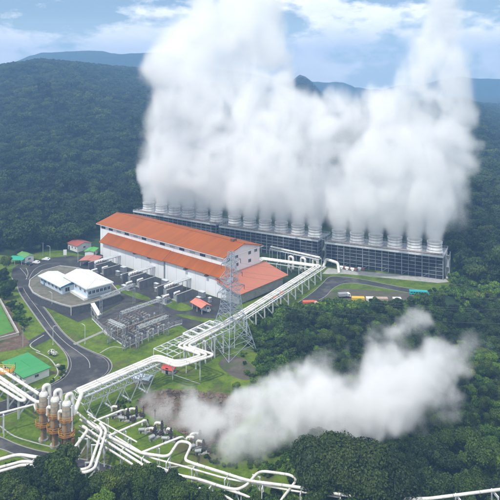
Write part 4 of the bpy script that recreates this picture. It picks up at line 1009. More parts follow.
# ---------------------------------------------------------------- small buildings
def shed(name, label, cat, c, ax, w, d, h, rise, roofm, wallm, over=.5, open_=False, group=None, hip=False, doors=True):
    """c ground centre, ax direction of the long axis (radians)"""
    t = thing(name, label, cat, c, ax, group); x, y = w / 2, d / 2
    if open_:
        for sx in (-1, 0, 1):
            for sy in (-1, 1): MB().bb(sx * (x - .25) - .1, sx * (x - .25) + .1, sy * (y - .25) - .1, sy * (y - .25) + .1, 0, h).build('post', STEELW, t)
    else:
        m = MB(); m.bb(-x, x, -y, y, 0, h)
        if not hip: m.add([(-x, -y, h), (-x, y, h), (-x, 0, h + rise * .97), (x, -y, h), (x, y, h), (x, 0, h + rise * .97)], [(0, 1, 2), (3, 5, 4)])
        m.build('wall', wallm, t)
        for k in range(max(1, int(w / 3.2))):
            cx = -x + w * (k + .5) / max(1, int(w / 3.2))
            if doors and k == 0: MB().bb(cx - .5, cx + .5, -y - .05, -y - .005, 0, 2.1).build('door', DARK, t)
            else: window(t, (cx, -y, h * .58), 1.3, .95, (0, -1, 0))
        window(t, (x, 0, h * .58), 1.4, .95, (1, 0, 0))
    m = MB(); X, Y = x + over, y + over; z0 = h - rise * over / y
    if hip:
        q = min(X - .2, Y * 1.0)
        m.add([(-X, -Y, h), (X, -Y, h), (X, Y, h), (-X, Y, h), (-X + q, 0, h + rise), (X - q, 0, h + rise), (-X, -Y, h - .2), (X, -Y, h - .2), (X, Y, h - .2), (-X, Y, h - .2)],
              [(0, 1, 5, 4), (1, 2, 5), (2, 3, 4, 5), (3, 0, 4), (6, 9, 8, 7), (0, 6, 7, 1), (1, 7, 8, 2), (2, 8, 9, 3), (3, 9, 6, 0)])
    else:
        m.slab([(-X, -Y, z0), (X, -Y, z0), (X, 0, h + rise), (-X, 0, h + rise)], .14); m.slab([(-X, 0.005, h + rise), (X, 0.005, h + rise), (X, Y, z0), (-X, Y, z0)], .14)
    rf = m.build('roof', roofm, t)
    m = MB()
    if not hip: m.bb(-X, X, -.18, .18, h + rise - .02, h + rise + .08)
    else: m.bar((-X + q, 0, h + rise + .02), (X - q, 0, h + rise + .02), .3, .1)
    m.build('ridge_cap', roofm, rf); return t
def quadshed(name, label, cat, px, z, roofm, wallm, **k):
    p = [G(x, y, z) for x, y in px]     # left, back, right, front corners of the eave
    c = sum(p, Vector()) / 4; e = p[2] - p[3]; f = p[0] - p[3]
    ax = math.atan2(e.y, e.x) if e.length > f.length else math.atan2(-f.y, -f.x)
    w, d = max(e.length, f.length), min(e.length, f.length)
    return shed(name, label, cat, (c.x, c.y, 0), ax, w - 1, d - 1, z, k.pop('rise', .8), roofm, wallm, **k)
quadshed('green_shed', 'wide low shed with a bright green roof beside the bend in the road', 'shed', [(1.5, 362), (26, 352.5), (52, 367), (24, 378)], 2.9, GRNR, WHITE, rise=.45, hip=True)
quadshed('shelter', 'small open shelter with a faded red roof by the last transformer bay', 'shelter', [(192, 302), (199, 298), (209, 304), (203.5, 308.5)], 3.2, mat('faded_red_tarp_roof', (.72, .20, .13), (.55, .17, .12), .6, .6), WHITE, rise=.9, open_=True, over=.5)
t = thing('service_van', 'white van parked under the near end of the small red shelter', 'van', G(205.5, 311), R(-40))
def car(t, w, l, h, m_, cab=True, van=False):
    mb = MB(); hl, hw = l / 2, w / 2
    prof = [(-hl, .35), (-hl, h * .58), (-hl * .78, h * .64), (-hl * .55, h), (hl * .25, h), (hl * .55, h * .62), (hl * .96, h * .52), (hl, .4)] if not van else [(-hl, .35), (-hl, h * .95), (-hl * .9, h), (hl * .5, h), (hl * .78, h * .58), (hl * .98, h * .48), (hl, .4)]
    n = len(prof); ins = [(.0 if z < h * .7 else .13) for x, z in prof]
    vs = [(x, -hw + i, z) for (x, z), i in zip(prof, ins)] + [(x, hw - i, z) for (x, z), i in zip(prof, ins)]
    mb.add(vs, [tuple(range(n)), tuple(reversed(range(n, 2 * n)))] + [(i, i + n, (i + 1) % n + n, (i + 1) % n) for i in range(n)])
    b = mb.build('body', m_, t)
    g = MB()
    for s in (-1, 1):
        y = s * (hw - .05)
        x0, x1 = (-hl * .62, hl * .42) if not van else (hl * .1, hl * .58)
        g.add([(x0, y * 1.02, h * .66), (x1, y * 1.02, h * .66), (x1 - .35, s * (hw - .10), h * .93), (x0 + .2, s * (hw - .10), h * .93)], [(0, 1, 2, 3)])
    xa, xb = (hl * .55, hl * .25) if not van else (hl * .78, hl * .5)
    za, zb = (h * .66, h * .96)
    g.add([(xa + .02, -hw + .25, za), (xa + .02, hw - .25, za), (xb + .06, hw - .3, zb), (xb + .06, -hw + .3, zb)], [(0, 1, 2, 3)])
    if not van: g.add([(-hl * .78 - .02, -hw + .25, za), (-hl * .78 - .02, hw - .25, za), (-hl * .55 - .05, hw - .3, zb), (-hl * .55 - .05, -hw + .3, zb)], [(0, 1, 2, 3)])
    g.build('windows', GLASS, t)
    for x in (-hl * .62, hl * .62):
        for s in (-1, 1):
            wv = MB().cyl((x, s * (hw - .22), .34), (x, s * (hw + .02), .34), .34, n=14).build('wheel', TYRE, t, True)
            MB().cyl((x, s * (hw + .02), .34), (x, s * (hw + .035), .34), .19, n=10).build('rim', STEELW, wv)
    for s in (-1, 1):
        MB().box((hl * .99, s * (hw - .3), h * .44), (.06, .32, .16)).build('headlight', STEELW, t)
    return t
car(t, 1.8, 4.6, 2.0, CARW, van=True)
quadshed('gate_hut', 'small white hut with a green roof beside the parked cars', 'hut', [(18.5, 254.3), (25, 251.5), (33, 254.8), (26.5, 258)], 3.2, GRN2, WHITE, rise=.9)
tc = G(16.5, 263.5, 0)
t = thing('canopy', 'bright teal-green open canopy at the edge of the forest left of the hut', 'canopy', tc, R(-5))
m = MB(); m.slab([(-4.2, -2.4, 2.5), (4.4, -2.2, 2.6), (4.6, 2.6, 3.2), (-3.6, 2.6, 3.4)], .12); m.build('roof_sheet', TEAL, t)
for x in (-3.5, 0, 3.8):
    for y in (-2, 2.2): MB().bb(x - .07, x + .07, y - .07, y + .07, 0, 2.7).build('post', STEELW, t)
quadshed('red_roof_house', 'small house with a dull red roof among trees left of the power house', 'house', [(70.5, 243.5), (78, 238.5), (88.5, 242), (81, 247)], 3.6, REDR, WHITE, rise=1.3)
quadshed('green_store', 'little store with a bright green roof at the far corner of the power house', 'store', [(85.5, 250.5), (91, 246.5), (97, 248.5), (92, 252.5)], 3.0, mat('bright_green_roof', (.10, .40, .07), (.07, .28, .05), .6, .6), WHITE, rise=.5)
quadshed('red_canopy', 'open shelter with a pinkish red roof between the yard and the first transformer bay', 'shelter', [(82.5, 259), (90, 254), (99, 257.5), (91.5, 263)], 3.0, mat('pinkish_red_roof', (.46, .17, .13), (.34, .14, .10), .6, .7), WHITE, rise=.5, open_=True)
for (x, y, lb) in ((273.5, 301.5, 'left half of a pair'), (280, 298, 'right half of a pair')):
    shed('orange_shelter', 'small orange-roofed shelter below the pipe rack, ' + lb, 'shelter', G(x, y), R(55), 3.6, 2.4, 2.4, .5, mat('orange_tarp', (.62, .17, .05), (.45, .13, .05), .7, .6), WHITE, .3, True, 'orange-roofed shelters below the rack')
shed('red_shed', 'low red-roofed pump shed under the bend of the trunk pipes', 'shed', G(169, 372.5), R(-25), 4.2, 2.6, 1.7, .4, mat('bright_red_roof', (.50, .07, .05), (.35, .06, .05), .6, .5), CONC, .3)
shed('pale_blue_shed', 'low shed with a pale blue sheet roof under the pipe bridge', 'shed', G(143, 381), R(-18), 5.4, 3.2, 1.5, .35, mat('pale_blue_roof', (.45, .53, .62), (.33, .39, .46), .6, .5), CONC, .3)
# court wall
cw = PX([(-40, 289), (0, 301.5), (18.5, 335.5), (-2, 341), (-40, 351)])
t = thing('court_wall', 'low beige wall round the green sports court', 'wall', cw[1]); m = MB(); strip(m, cw, .45, 0, 1.1); m.build('wall_body', BEIGE, t, world=True); m = MB(); strip(m, cw, .6, 1.1, 1.22); m.build('coping', CONC, t, world=True)

# ---------------------------------------------------------------- vehicles
def vcar(x, y, rz, m_, label, **k):
    t = thing('parked_car', label, 'car', G(x, y), R(rz), 'cars parked by the hut'); car(t, 1.75, 4.3, 1.5, m_, **k)
vcar(36, 263.5, 160, CARW, 'white car parked nearest the green-roofed hut')
vcar(46, 260.3, 165, CARW, 'white car parked farther along, beyond its white twin')
vcar(29, 265, 150, CARD, 'dark car parked between the hut and the white cars')
def truck(x, y, rz, cabm, bedm, label, l=7.0, h=2.6, box=True):
    t = thing('truck', label, 'truck', G(x, y), R(rz)); m = MB()
    m.bb(l * .28, l * .5, -1.15, 1.15, .6, h * .92); m.add([(l * .5, -1.1, .6), (l * .5, 1.1, .6), (l * .5 + .25, 1.1, .6), (l * .5 + .25, -1.1, .6), (l * .5, -1.1, h * .55), (l * .5, 1.1, h * .55), (l * .5 + .25, 1.1, h * .5), (l * .5 + .25, -1.1, h * .5)], [(2, 3, 7, 6), (4, 5, 6, 7), (0, 4, 7, 3), (1, 2, 6, 5)])
    m.build('cab', cabm, t); MB().bb(-l / 2, l * .27, -1.2, 1.2, .9, h if box else 1.6).build('cargo_bed', bedm, t)
    MB().bb(-l / 2, l * .5, -.5, .5, .5, .85).build('chassis', GUN, t)
    g = MB(); g.bb(l * .5 + .005, l * .5 + .03, -.95, .95, h * .58, h * .86); g.bb(l * .33, l * .45, -1.17, -1.155, h * .55, h * .82); g.build('windscreen', GLASS, t)
    for xx in (-l * .38, -l * .2, l * .36):
        for s in (-1, 1): MB().cyl((xx, s * .85, .48), (xx, s * 1.2, .48), .48, n=12).build('wheel', TYRE, t, True)
    return t
truck(344, 297.5, 10, CARW, mat('grey_tarpaulin', (.30, .31, .32), (.2, .2, .2), 1, .7), 'white-cabbed truck with a grey load, parked in the yard under the right cooling tower', 5.2, 2.1)
truck(310, 306, 5, CARR, mat('orange_red_truck_body', (.56, .12, .05), (.38, .08, .04), 1, .5), 'orange-red truck at the edge of the forest near the yard road', 6.4, 2.2)
t = thing('tank_trailer', 'small white tank trailer right behind the orange-red truck', 'trailer', G(316.5, 306.3), R(5)); m = MB(); m.cyl((-1.7, 0, 1.35), (1.7, 0, 1.35), .75, n=14); m.build('tank', WHITE, t, True); MB().bb(-1.8, 2.6, -.5, .5, .5, .66).build('chassis', GUN, t)
for s in (-1, 1): MB().cyl((0, s * .6, .4), (0, s * .9, .4), .4, n=12).build('wheel', TYRE, t, True)
def container(x, y, rz, m_, l, label):
    t = thing('container', label, 'container', G(x, y), R(rz)); m = MB(); m.bb(-l / 2, l / 2, -1.2, 1.2, .12, 1.75)
    for k in range(int(l / .6)):
        for s in (-1, 1): m.bb(-l / 2 + .3 + k * .6 - .12, -l / 2 + .3 + k * .6 + .12, s * 1.2 - .05, s * 1.2 + .05, .3, 1.65)
    m.build('body', m_, t); m = MB(); m.bb(l / 2, l / 2 + .06, -1.1, -.03, .25, 1.65); m.bb(l / 2, l / 2 + .06, .03, 1.1, .25, 1.65); m.build('door', m_, t)
    m = MB()
    for a in (-l / 2 + .1, l / 2 - .1):
        for s in (-1.12, 1.12): m.bb(a - .1, a + .1, s - .1, s + .1, 0, .12)
    m.build('corner_foot', GUN, t)
container(358, 301, -4, YEL, 5.6, 'yellow container at the forest edge below the vehicle yard')
container(370, 301.3, -3, WHITE, 3.4, 'pale container nearest the yellow one')
container(382, 301.6, -3, mat('rusty_pale_container', (.42, .33, .27), (.26, .17, .12), .8, .7), 5.0, 'rusty pale container in the middle of the forest-edge row')
container(397, 301.8, -2, WHITE, 3.6, 'white container at the right end of the forest-edge row')
t = thing('turquoise_bus', 'turquoise bus-length truck on the grass before the right cooling tower', 'bus', G(419, 294.3), R(-8)); t.scale = (.88, 1, .64); m = MB()
m.add([(-4.9, -1.25, .5), (4.9, -1.25, .5), (4.9, 1.25, .5), (-4.9, 1.25, .5), (-4.9, -1.2, 2.6), (4.1, -1.2, 2.6), (4.1, 1.2, 2.6), (-4.9, 1.2, 2.6), (4.95, -1.2, 1.5), (4.95, 1.2, 1.5)], [(0, 1, 8, 5, 4), (2, 3, 7, 6, 9), (1, 2, 9, 8), (8, 9, 6, 5), (4, 5, 6, 7), (0, 4, 7, 3), (0, 3, 2, 1)]); m.build('body', TEALV, t)
m = MB()
for k in range(6):
    for s in (-1, 1): m.bb(-4.4 + k * 1.35, -3.3 + k * 1.35, s * 1.24 - .012, s * 1.24 + .012, 1.5, 2.2)
m.build('windows', GLASS, t)
for xx in (-3.2, 3.2):
    for s in (-1, 1): MB().cyl((xx, s * .9, .48), (xx, s * 1.26, .48), .48, n=12).build('wheel', TYRE, t, True)
t = thing('tarpaulin_stack', 'stack of pale green covered pipes at the forest edge by the orange-red truck', 'stack', G(300, 311), R(4)); m = MB(); m.bb(-5.5, 5, -1, 1, 0, .9); m.add([(-5.5, -1, .9), (5, -1, .9), (5, 1, .9), (-5.5, 1, .9), (-5, 0, 1.4), (4.6, 0, 1.4)], [(0, 1, 5, 4), (2, 3, 4, 5), (1, 2, 5), (3, 0, 4)]); m.build('cover', mat('pale_green_cover', (.16, .42, .14), (.12, .3, .1), .6, .6), t); MB().bb(-5.6, 5.1, -1.1, 1.1, 0, .12).build('pallet', BARK, t)

# ---------------------------------------------------------------- lamps, poles, signs
def lamp(x, y, rz, label, h=7.0):
    t = thing('street_lamp', label, 'street lamp', G(x, y), R(rz), 'street lamps along the roads'); m = MB(); m.tube(fillet([Vector((0, 0, 0)), Vector((0, 0, h)), Vector((1.3, 0, h + .35))], .7), [.11] * 8 + [.07], 8) if False else m.tube(fillet([Vector((0, 0, 0)), Vector((0, 0, h)), Vector((1.3, 0, h + .35))], .7), .09, 8)
    m.build('pole', STEELW, t, True); MB().box((1.5, 0, h + .33), (.7, .26, .14)).build('lamp_head', STEEL, t); MB().lathe((0, 0, 0), [(.25, 0), (.25, .3), (.12, .32)], 10, True).build('base', CONC, t)
    return t
lps = [(53, 345, -20, 'left of the road by the spur to the court'), (52, 309, 160, 'between the road and the terrace wall'), (85, 344, 160, 'on the grass where the footpath meets the road'), (50, 259, 200, 'at the far side of the yard behind the cars'), (78, 262, 250, 'between the terrace and the pinkish red shelter')]
for x, y, r_, lb in lps: lamp(x, y, r_, 'slender grey street lamp ' + lb)
t = thing('notice_board', 'tall white board on a post at the far edge of the yard', 'board', G(65, 258), R(10)); MB().bb(-.9, .9, -.06, .06, 1.6, 4.6).build('panel', WHITE, t); MB().bb(-.08, .08, .07, .2, 0, 4.4).build('post', STEEL, t)
for (x, y, lb) in ((43, 256, 'slim pole behind the parked cars, near the forest'), (23, 347, 'slim pole beside the court spur road')):
    t = thing('utility_pole', lb, 'pole', G(x, y)); MB().cyl((0, 0, 0), (0, 0, 7.5), .14, .1, 8).build('pole', CONC, t); MB().bar((-.9, 0, 7), (.9, 0, 7), .12).build('crossarm', GUN, t)
# rubble on the steaming ground
m = MB(); r2 = random.Random(4)
poly = [(135, 400), (165, 390), (215, 391), (255, 404), (235, 430), (208, 449), (165, 424)]
def inpoly(x, y, P):
    c = False; j = len(P) - 1
    for i in range(len(P)):
        if (P[i][1] > y) != (P[j][1] > y) and x < (P[j][0] - P[i][0]) * (y - P[i][1]) / (P[j][1] - P[i][1]) + P[i][0]: c = not c
        j = i
    return c
k = 0
while k < 1100:
    x, y = r2.uniform(130, 260), r2.uniform(388, 450)
    if not inpoly(x, y, poly): continue
    p = G(x, y); s = r2.choice((.2, .3, .35, .5, .8)) * r2.uniform(.7, 1.3); k += 1
    vs = [p + Vector((math.cos(a) * s * r2.uniform(.6, 1.1), math.sin(a) * s * r2.uniform(.6, 1.1), z * s)) for z, q in ((-.2, 5), (.35, 5), (.6, 4)) for a in [2 * math.pi * i / 5 + z for i in range(5)]]
    vs[10:] = [p + (v - p) * .55 + Vector((0, 0, .3 * s)) for v in vs[10:]]
    m.add(vs, [(i, (i + 1) % 5, (i + 1) % 5 + 5, i + 5) for i in range(5)] + [(i + 5, (i + 1) % 5 + 5, (i + 1) % 5 + 10, i + 10) for i in range(5)] + [(10, 11, 12, 13, 14)])
tag(m.build('rubble', ROCK), 'brown rocks strewn over the steaming ground beside the wells', 'rubble', kind='stuff')

# ---------------------------------------------------------------- vegetation
def leafmesh(name, pos, nrm, size, tint, m, rng, core=None, aspect=1.0):
    """many leaf clumps: each a bent four-point blade, facing roughly outwards"""
    n = len(pos)
    nr = nrm + rng.normal(0, .55, (n, 3)); nr /= np.linalg.norm(nr, axis=1)[:, None] + 1e-9
    a = np.cross(nr, rng.normal(0, 1, (n, 3))); a /= np.linalg.norm(a, axis=1)[:, None] + 1e-9
    b = np.cross(nr, a); s = size[:, None]
    v = np.stack([pos + a * s * aspect, pos + b * s * .6 + nr * s * .22, pos - a * s * aspect, pos - b * s * .6 + nr * s * .12], 1).reshape(-1, 3)
    f = np.arange(4 * n).reshape(n, 4).tolist(); t = np.repeat(tint, 4)
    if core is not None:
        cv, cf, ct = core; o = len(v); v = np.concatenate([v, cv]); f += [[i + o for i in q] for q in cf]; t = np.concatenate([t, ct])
    me = bpy.data.meshes.new(name); me.from_pydata(v.tolist(), [], f); me.materials.append(m)
    at = me.attributes.new('tint', 'FLOAT', 'POINT'); at.data.foreach_set('value', t.astype(np.float32))
    return me
def _ico(sub):
    bm = bmesh.new(); bmesh.ops.create_icosphere(bm, subdivisions=sub, radius=1.0)
    v = np.array([x.co[:] for x in bm.verts]); f = [[x.index for x in q.verts] for q in bm.faces]; bm.free(); return v, f
ICO = _ico(2)
def crown(name, seed, R_, H, base, nl, nc, card, m, shape='round', core=True):
    rng = np.random.default_rng(seed); C = []; RR = []
    for i in range(nl):
        for _ in range(40):
            d = rng.normal(0, 1, 3); d /= np.linalg.norm(d); q = rng.uniform(.35, .82) if i else 0
            h = .5 + .5 * d[2] * q
            w = {'round': 1, 'umbrella': .65 + .6 * h, 'cone': 1.25 - 1.05 * h, 'column': .8}[shape]
            c = np.array([d[0] * q * R_ * w, d[1] * q * R_ * w, base + H * h])
            if shape == 'umbrella' and d[2] < -.2: continue
            break
        C.append(c); RR.append(R_ * rng.uniform(.26, .46) * (.75 if shape == 'cone' else 1) * (1 if i else 1.2))
    C = np.array(C); RR = np.array(RR); lt = rng.uniform(.1, .8, nl)
    k = rng.choice(nl, nc * 2, p=RR ** 2 / np.sum(RR ** 2)); d = rng.normal(0, 1, (nc * 2, 3)); d[:, 2] += .35; d /= np.linalg.norm(d, axis=1)[:, None]
    rad = RR[k] * rng.uniform(.72, 1.12, nc * 2); p = C[k] + d * rad[:, None] * np.array([1, 1, .8])
    ins = np.zeros(nc * 2, bool)
    for i in range(nl): ins |= (np.linalg.norm((p - C[i]) / np.array([1, 1, .8]), axis=1) < RR[i] * .68) & (k != i)
    keep = np.where(~ins)[0][:nc]; p, d, k = p[keep], d[keep], k[keep]
    tint = np.clip(lt[k] * .6 + rng.uniform(0, .45, len(k)), 0, 1)
    cr = None
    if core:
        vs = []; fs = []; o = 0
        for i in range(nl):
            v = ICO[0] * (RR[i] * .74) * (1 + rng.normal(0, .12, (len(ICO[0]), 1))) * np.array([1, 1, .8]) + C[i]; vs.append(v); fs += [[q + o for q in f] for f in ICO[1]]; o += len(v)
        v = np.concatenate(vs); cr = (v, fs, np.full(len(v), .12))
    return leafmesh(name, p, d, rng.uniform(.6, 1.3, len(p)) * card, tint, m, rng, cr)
def trunk_mesh(name, H, r, seed, R_):
    g = random.Random(seed); m = MB(); pts = [Vector((0, 0, -1.2))]; x = y = 0
    for k in range(1, 6): x += g.uniform(-.2, .2); y += g.uniform(-.2, .2); pts.append(Vector((x, y, H * .8 * k / 5)))
    m.tube(pts, [r * 1.3, r, r * .85, r * .7, r * .55, r * .35], 8)
    for k in range(6):
        a = g.uniform(0, 6.28); s = pts[2 + k % 3]; L_ = R_ * g.uniform(.45, .75)
        m.tube([s, s + Vector((math.cos(a) * L_ * .5, math.sin(a) * L_ * .5, H * .14)), s + Vector((math.cos(a) * L_, math.sin(a) * L_, H * .3))], [r * .45, r * .3, r * .12], 6)
    o = m.build(name, BARK, None, True); me = o.data; bpy.data.objects.remove(o); return me
def palm_mesh(seed, Hh, n, Lf):
    rng = np.random.default_rng(seed); P = []; N = []; Sz = []; T = []
    for k in range(n):
        a = 2 * math.pi * k / n + rng.uniform(-.2, .2); el = rng.uniform(.15, 1.0)
        for j in range(26):
            s = (j + 1) / 26; r = Lf * s * math.cos(el * .6); z = Hh + Lf * (math.sin(el) * s - .75 * s * s)
            for sd in (-1, 1):
                w = .5 * math.sin(math.pi * min(1, s * .9 + .1)); P.append((math.cos(a) * r - math.sin(a) * sd * w, math.sin(a) * r + math.cos(a) * sd * w, z - .15)); N.append((math.cos(a) * .3, math.sin(a) * .3, 1)); Sz.append(.36); T.append(rng.uniform(.6, 1.0))
    return leafmesh('palm_fronds', np.array(P), np.array(N), np.array(Sz), np.array(T), LEAF_S, rng)
NEAR = [ # crown mesh, trunk mesh, crown radius, height, name, label words
    (crown('crown', 11, 3.9, 5.2, 3.2, 16, 3600, .27, LEAF_N), trunk_mesh('trunk', 6.5, .22, 1, 3.6), 3.9, 9.0, 'broadleaf_tree', 'round-crowned broadleaf tree'),
    (crown('crown', 12, 4.3, 4.0, 4.2, 18, 4000, .27, LEAF_N, 'umbrella'), trunk_mesh('trunk', 6.8, .24, 2, 4), 4.3, 8.6, 'spreading_tree', 'wide spreading broadleaf tree'),
    (crown('crown', 13, 3.0, 6.8, 2.0, 17, 3600, .25, LEAF_D, 'cone'), trunk_mesh('trunk', 8, .2, 3, 2.2), 3.0, 9.6, 'feathery_tree', 'dark feathery pointed tree'),
    (crown('crown', 14, 3.2, 4.6, 2.2, 13, 3200, .26, LEAF_S), trunk_mesh('trunk', 5.2, .16, 4, 3), 3.2, 7.2, 'bushy_tree', 'bright green bushy tree'),
    (crown('crown', 15, 3.5, 5.6, 2.6, 15, 3500, .27, LEAF_D, 'round'), trunk_mesh('trunk', 6.5, .2, 5, 3), 3.5, 8.8, 'dark_tree', 'dark rounded tree'),
]
NEAR.append((crown('crown', 16, 7.0, 7.5, 3.5, 46, 12000, .27, LEAF_O), trunk_mesh('trunk', 10, .35, 7, 6.5), 7.0, 12.0, 'giant_tree', 'huge olive-green broad tree'))
PALM = (palm_mesh(5, 4.2, 13, 3.0), trunk_mesh('trunk', 5.4, .16, 6, .2), 3.0, 5.5, 'palm_tree', 'star-shaped pale palm')
FAR = [crown('crown', 21, 4.2, 5.0, 2.6, 12, 1250, .42, LEAF_F), crown('crown', 22, 3.6, 6.0, 2.5, 11, 1150, .40, LEAF_F, 'column'), crown('crown', 23, 4.8, 4.2, 3.2, 13, 1350, .44, LEAF_F, 'umbrella'), crown('crown', 24, 3.4, 6.5, 2.0, 11, 1100, .40, LEAF_F, 'cone')]
BUSH = [crown('crown', 31, 1.7, 1.6, .5, 7, 360, .34, LEAF_S), crown('crown', 32, 1.4, 2.0, .4, 6, 320, .32, LEAF_N), crown('crown', 33, 1.9, 1.3, .4, 7, 380, .36, LEAF_S, 'umbrella')]

def proj(x, y, z): return 250 + FL * x / y, HZN + FL * (CAMZ - z) / y
# tree line of the foreground wood: tops stay below these photo rows
TOPX = [-40, 0, 20, 38, 46, 70, 80, 88, 110, 122, 150, 172, 192, 214, 240, 275, 299, 303, 308, 330, 350, 400, 430, 500, 560]
TOPY = [462, 464, 462, 458, 452, 450, 462, 476, 480, 474, 471, 475, 479, 487, 494, 498, 492, 462, 448, 444, 439, 438, 424, 414, 410]
CLEAR = [[(-60, 296), (24, 296), (44, 262), (96, 255), (97, 222), (310, 222), (330, 268), (455, 278), (462, 288), (420, 302), (300, 313), (252, 314), (262, 345), (272, 372), (264, 395), (264, 425), (240, 452), (215, 470), (150, 462), (60, 452), (-60, 452)]]
TREES = []
g = random.Random(21)
def try_tree(x, y, zone):
    z = zgf(x, y); px, py_ = proj(x, y, z)
    if zone == 'near':
        kind = g.choices([0, 1, 2, 3, 4], [3, 3, 2 if px < 300 else .4, 2, 2])[0]; s = g.uniform(.8, 1.25)
    else:
        kind = g.choices([0, 1, 3, 4], [2, 1.5, 5, 2])[0]; s = g.uniform(.55, .9)
    if 36 < px < 82 and zone == 'near': kind, s = 2, g.uniform(1.15, 1.4)
    Rr, H = NEAR[kind][2] * s, NEAR[kind][3] * s
    top = proj(x, y, z + H)[1]; rp = Rr / y * FL
    if zone == 'near':
        lim = max(np.interp(px + e * rp, TOPX, TOPY) for e in (-.8, 0, .8))
        if top < lim:
            s2 = s * .72; H2 = NEAR[kind][3] * s2
            if proj(x, y, z + H2)[1] < lim: return False
            s = s2; Rr = NEAR[kind][2] * s
    for (X, Y, r2, *_rest) in TREES:
        if (X - x) ** 2 + (Y - y) ** 2 < ((r2 + Rr) * .62) ** 2: return False
    TREES.append((x, y, Rr, z, kind, s, zone)); return True
for _ in range(5200):         # foreground wood along the bottom and the right
    y = g.uniform(112, 170); x = g.uniform(-.47 * y, .47 * y)
    px, py_ = proj(x, y, zgf(x, y))
    if px < 300 and py_ < 474: continue
    if px >= 300 and y > 168: continue
    try_tree(x, y, 'near')
for _ in range(2600):         # gully trees between the steam and the vehicle yard
    y = g.uniform(160, 262); x = g.uniform(8, 125)
    sd = min(x - 12, 250 + .28 * x - y)
    if sd < (3 if y < 235 else -14 if x > 98 else 3): continue
    z = zgf(x, y); px, py_ = proj(x, y, z)
    if px > 520: continue
    if py_ < 385 and px < 258 + (385 - py_) * 0: continue
    topc = np.interp(px, [240, 260, 290, 400, 440, 470, 520], [322, 313, 310, 301, 294, 286, 284])
    H = 5.0
    if proj(x, y, z + H)[1] < topc: continue
    try_tree(x, y, 'gully')
for px, py_, k, s in ((40, 493, 2, 1.15), (47, 489, 4, 1.0), (54, 492, 2, 1.25), (62, 490, 4, 1.15), (68, 494, 2, 1.15), (57, 503, 0, 1.2), (84, 514, 4, .9), (31, 506, 4, .95), (98, 510, 4, 1.0), (112, 506, 0, .9), (124, 503, 4, 1.0), (136, 504, 2, .95), (148, 502, 0, .95), (160, 506, 4, .9), (174, 510, 0, .9), (186, 514, 4, .9), (10, 506, 0, .9), (20, 508, 4, .9), (-2, 506, 4, .9), (311, 524, 4, 1.3), (327, 531, 5, 1.2), (354, 533, 5, 1.32), (381, 533, 5, 1.28), (404, 532, 4, 1.6)):
    p = G(px, py_, -8 if px > 300 else 0); TREES = [t for t in TREES if (t[0] - p.x) ** 2 + (t[1] - p.y) ** 2 > 5]; TREES.append((p.x, p.y, NEAR[k][2] * s, zgf(p.x, p.y), k, s, 'near'))
vis = [t for t in TREES if -12 < proj(t[0], t[1], t[3] + 4)[0] < 512 and proj(t[0], t[1], t[3] + 5)[1] < 508]
vis.sort(key=lambda t: -t[2] / t[1]); IND = vis[:285]; rest = [t for t in TREES if t not in set(IND)]
protos = {}
def place(kindrec, x, y, z, s, label, group, m):
    key = kindrec[4] + group
    if kindrec[4] not in protos:
        t = thing(kindrec[4], label, 'palm' if 'palm' in kindrec[4] else 'tree', (x, y, z), g.uniform(0, 6.28), group); t.scale = (s,) * 3
        for nm, me in (('crown', kindrec[0]), ('trunk', kindrec[1])):
            o = bpy.data.objects.new(nm, me); COL.objects.link(o); o.parent = t
        protos[kindrec[4]] = t; return t
    return copy_tree(protos[kindrec[4]], (x, y, z), g.uniform(0, 6.28), label, s * np.array([g.uniform(.9, 1.1), g.uniform(.9, 1.1), g.uniform(.92, 1.12)]), group=group)
for (x, y, Rr, z, kind, s, zone) in IND:
    px = proj(x, y, z)[0]; rec = NEAR[kind]
    if zone == 'near':
        where = 'in the foreground wood along the low road' if px < 190 else 'in the foreground wood under the looping white pipes' if px < 300 else 'in the dense foreground wood right of the pipes'
        gp = rec[4].replace('_', ' ') + 's of the foreground wood'
    else:
        where = 'in the gully between the ground steam and the vehicle yard' if y > 205 else 'in the gully around the drifting ground steam'
        gp = rec[4].replace('_', ' ') + 's of the gully'
    place(rec, x, y, z, s, rec[5] + ' ' + where, gp, None)
for x, y, s, lb in ((444, 462, 1.15, 'star-shaped pale palm standing out in the dark wood at lower right'), (436, 352, 1.0, 'pale palm beside the thin end of the ground steam'), (268, 350, .9, 'pale palm at the gully edge behind the ground steam')):
    p = G(x, y, -8); place(PALM, p.x, p.y, zgf(p.x, p.y), s, lb, 'palms', None)
# clipped shrubs with white flowers by the green shed
for x, y, s, lb in ((51.5, 355, .75, 'white-flowering bush between the green shed and the road, left one'), (55, 356, .6, 'white-flowering bush between the green shed and the road, right one'), (58, 367.5, .45, 'small white-flowering bush below the other two near the bend')):
    t = thing('flowering_bush', lb, 'bush', G(x, y), 0, 'white-flowering bushes'); t.scale = (s,) * 3
    o = bpy.data.objects.new('foliage', BUSH[0]); COL.objects.link(o); o.parent = t
    rq = np.random.default_rng(int(x)); d = rq.normal(0, 1, (220, 3)); d[:, 2] = abs(d[:, 2]) + .2; d /= np.linalg.norm(d, axis=1)[:, None]
    me = leafmesh('blossom', d * np.array([1.75, 1.75, 1.5]) + np.array([0, 0, 1.1]), d, np.full(220, .22), np.full(220, .5), FLOWER, rq); o = bpy.data.objects.new('blossom', me); COL.objects.link(o); o.parent = t
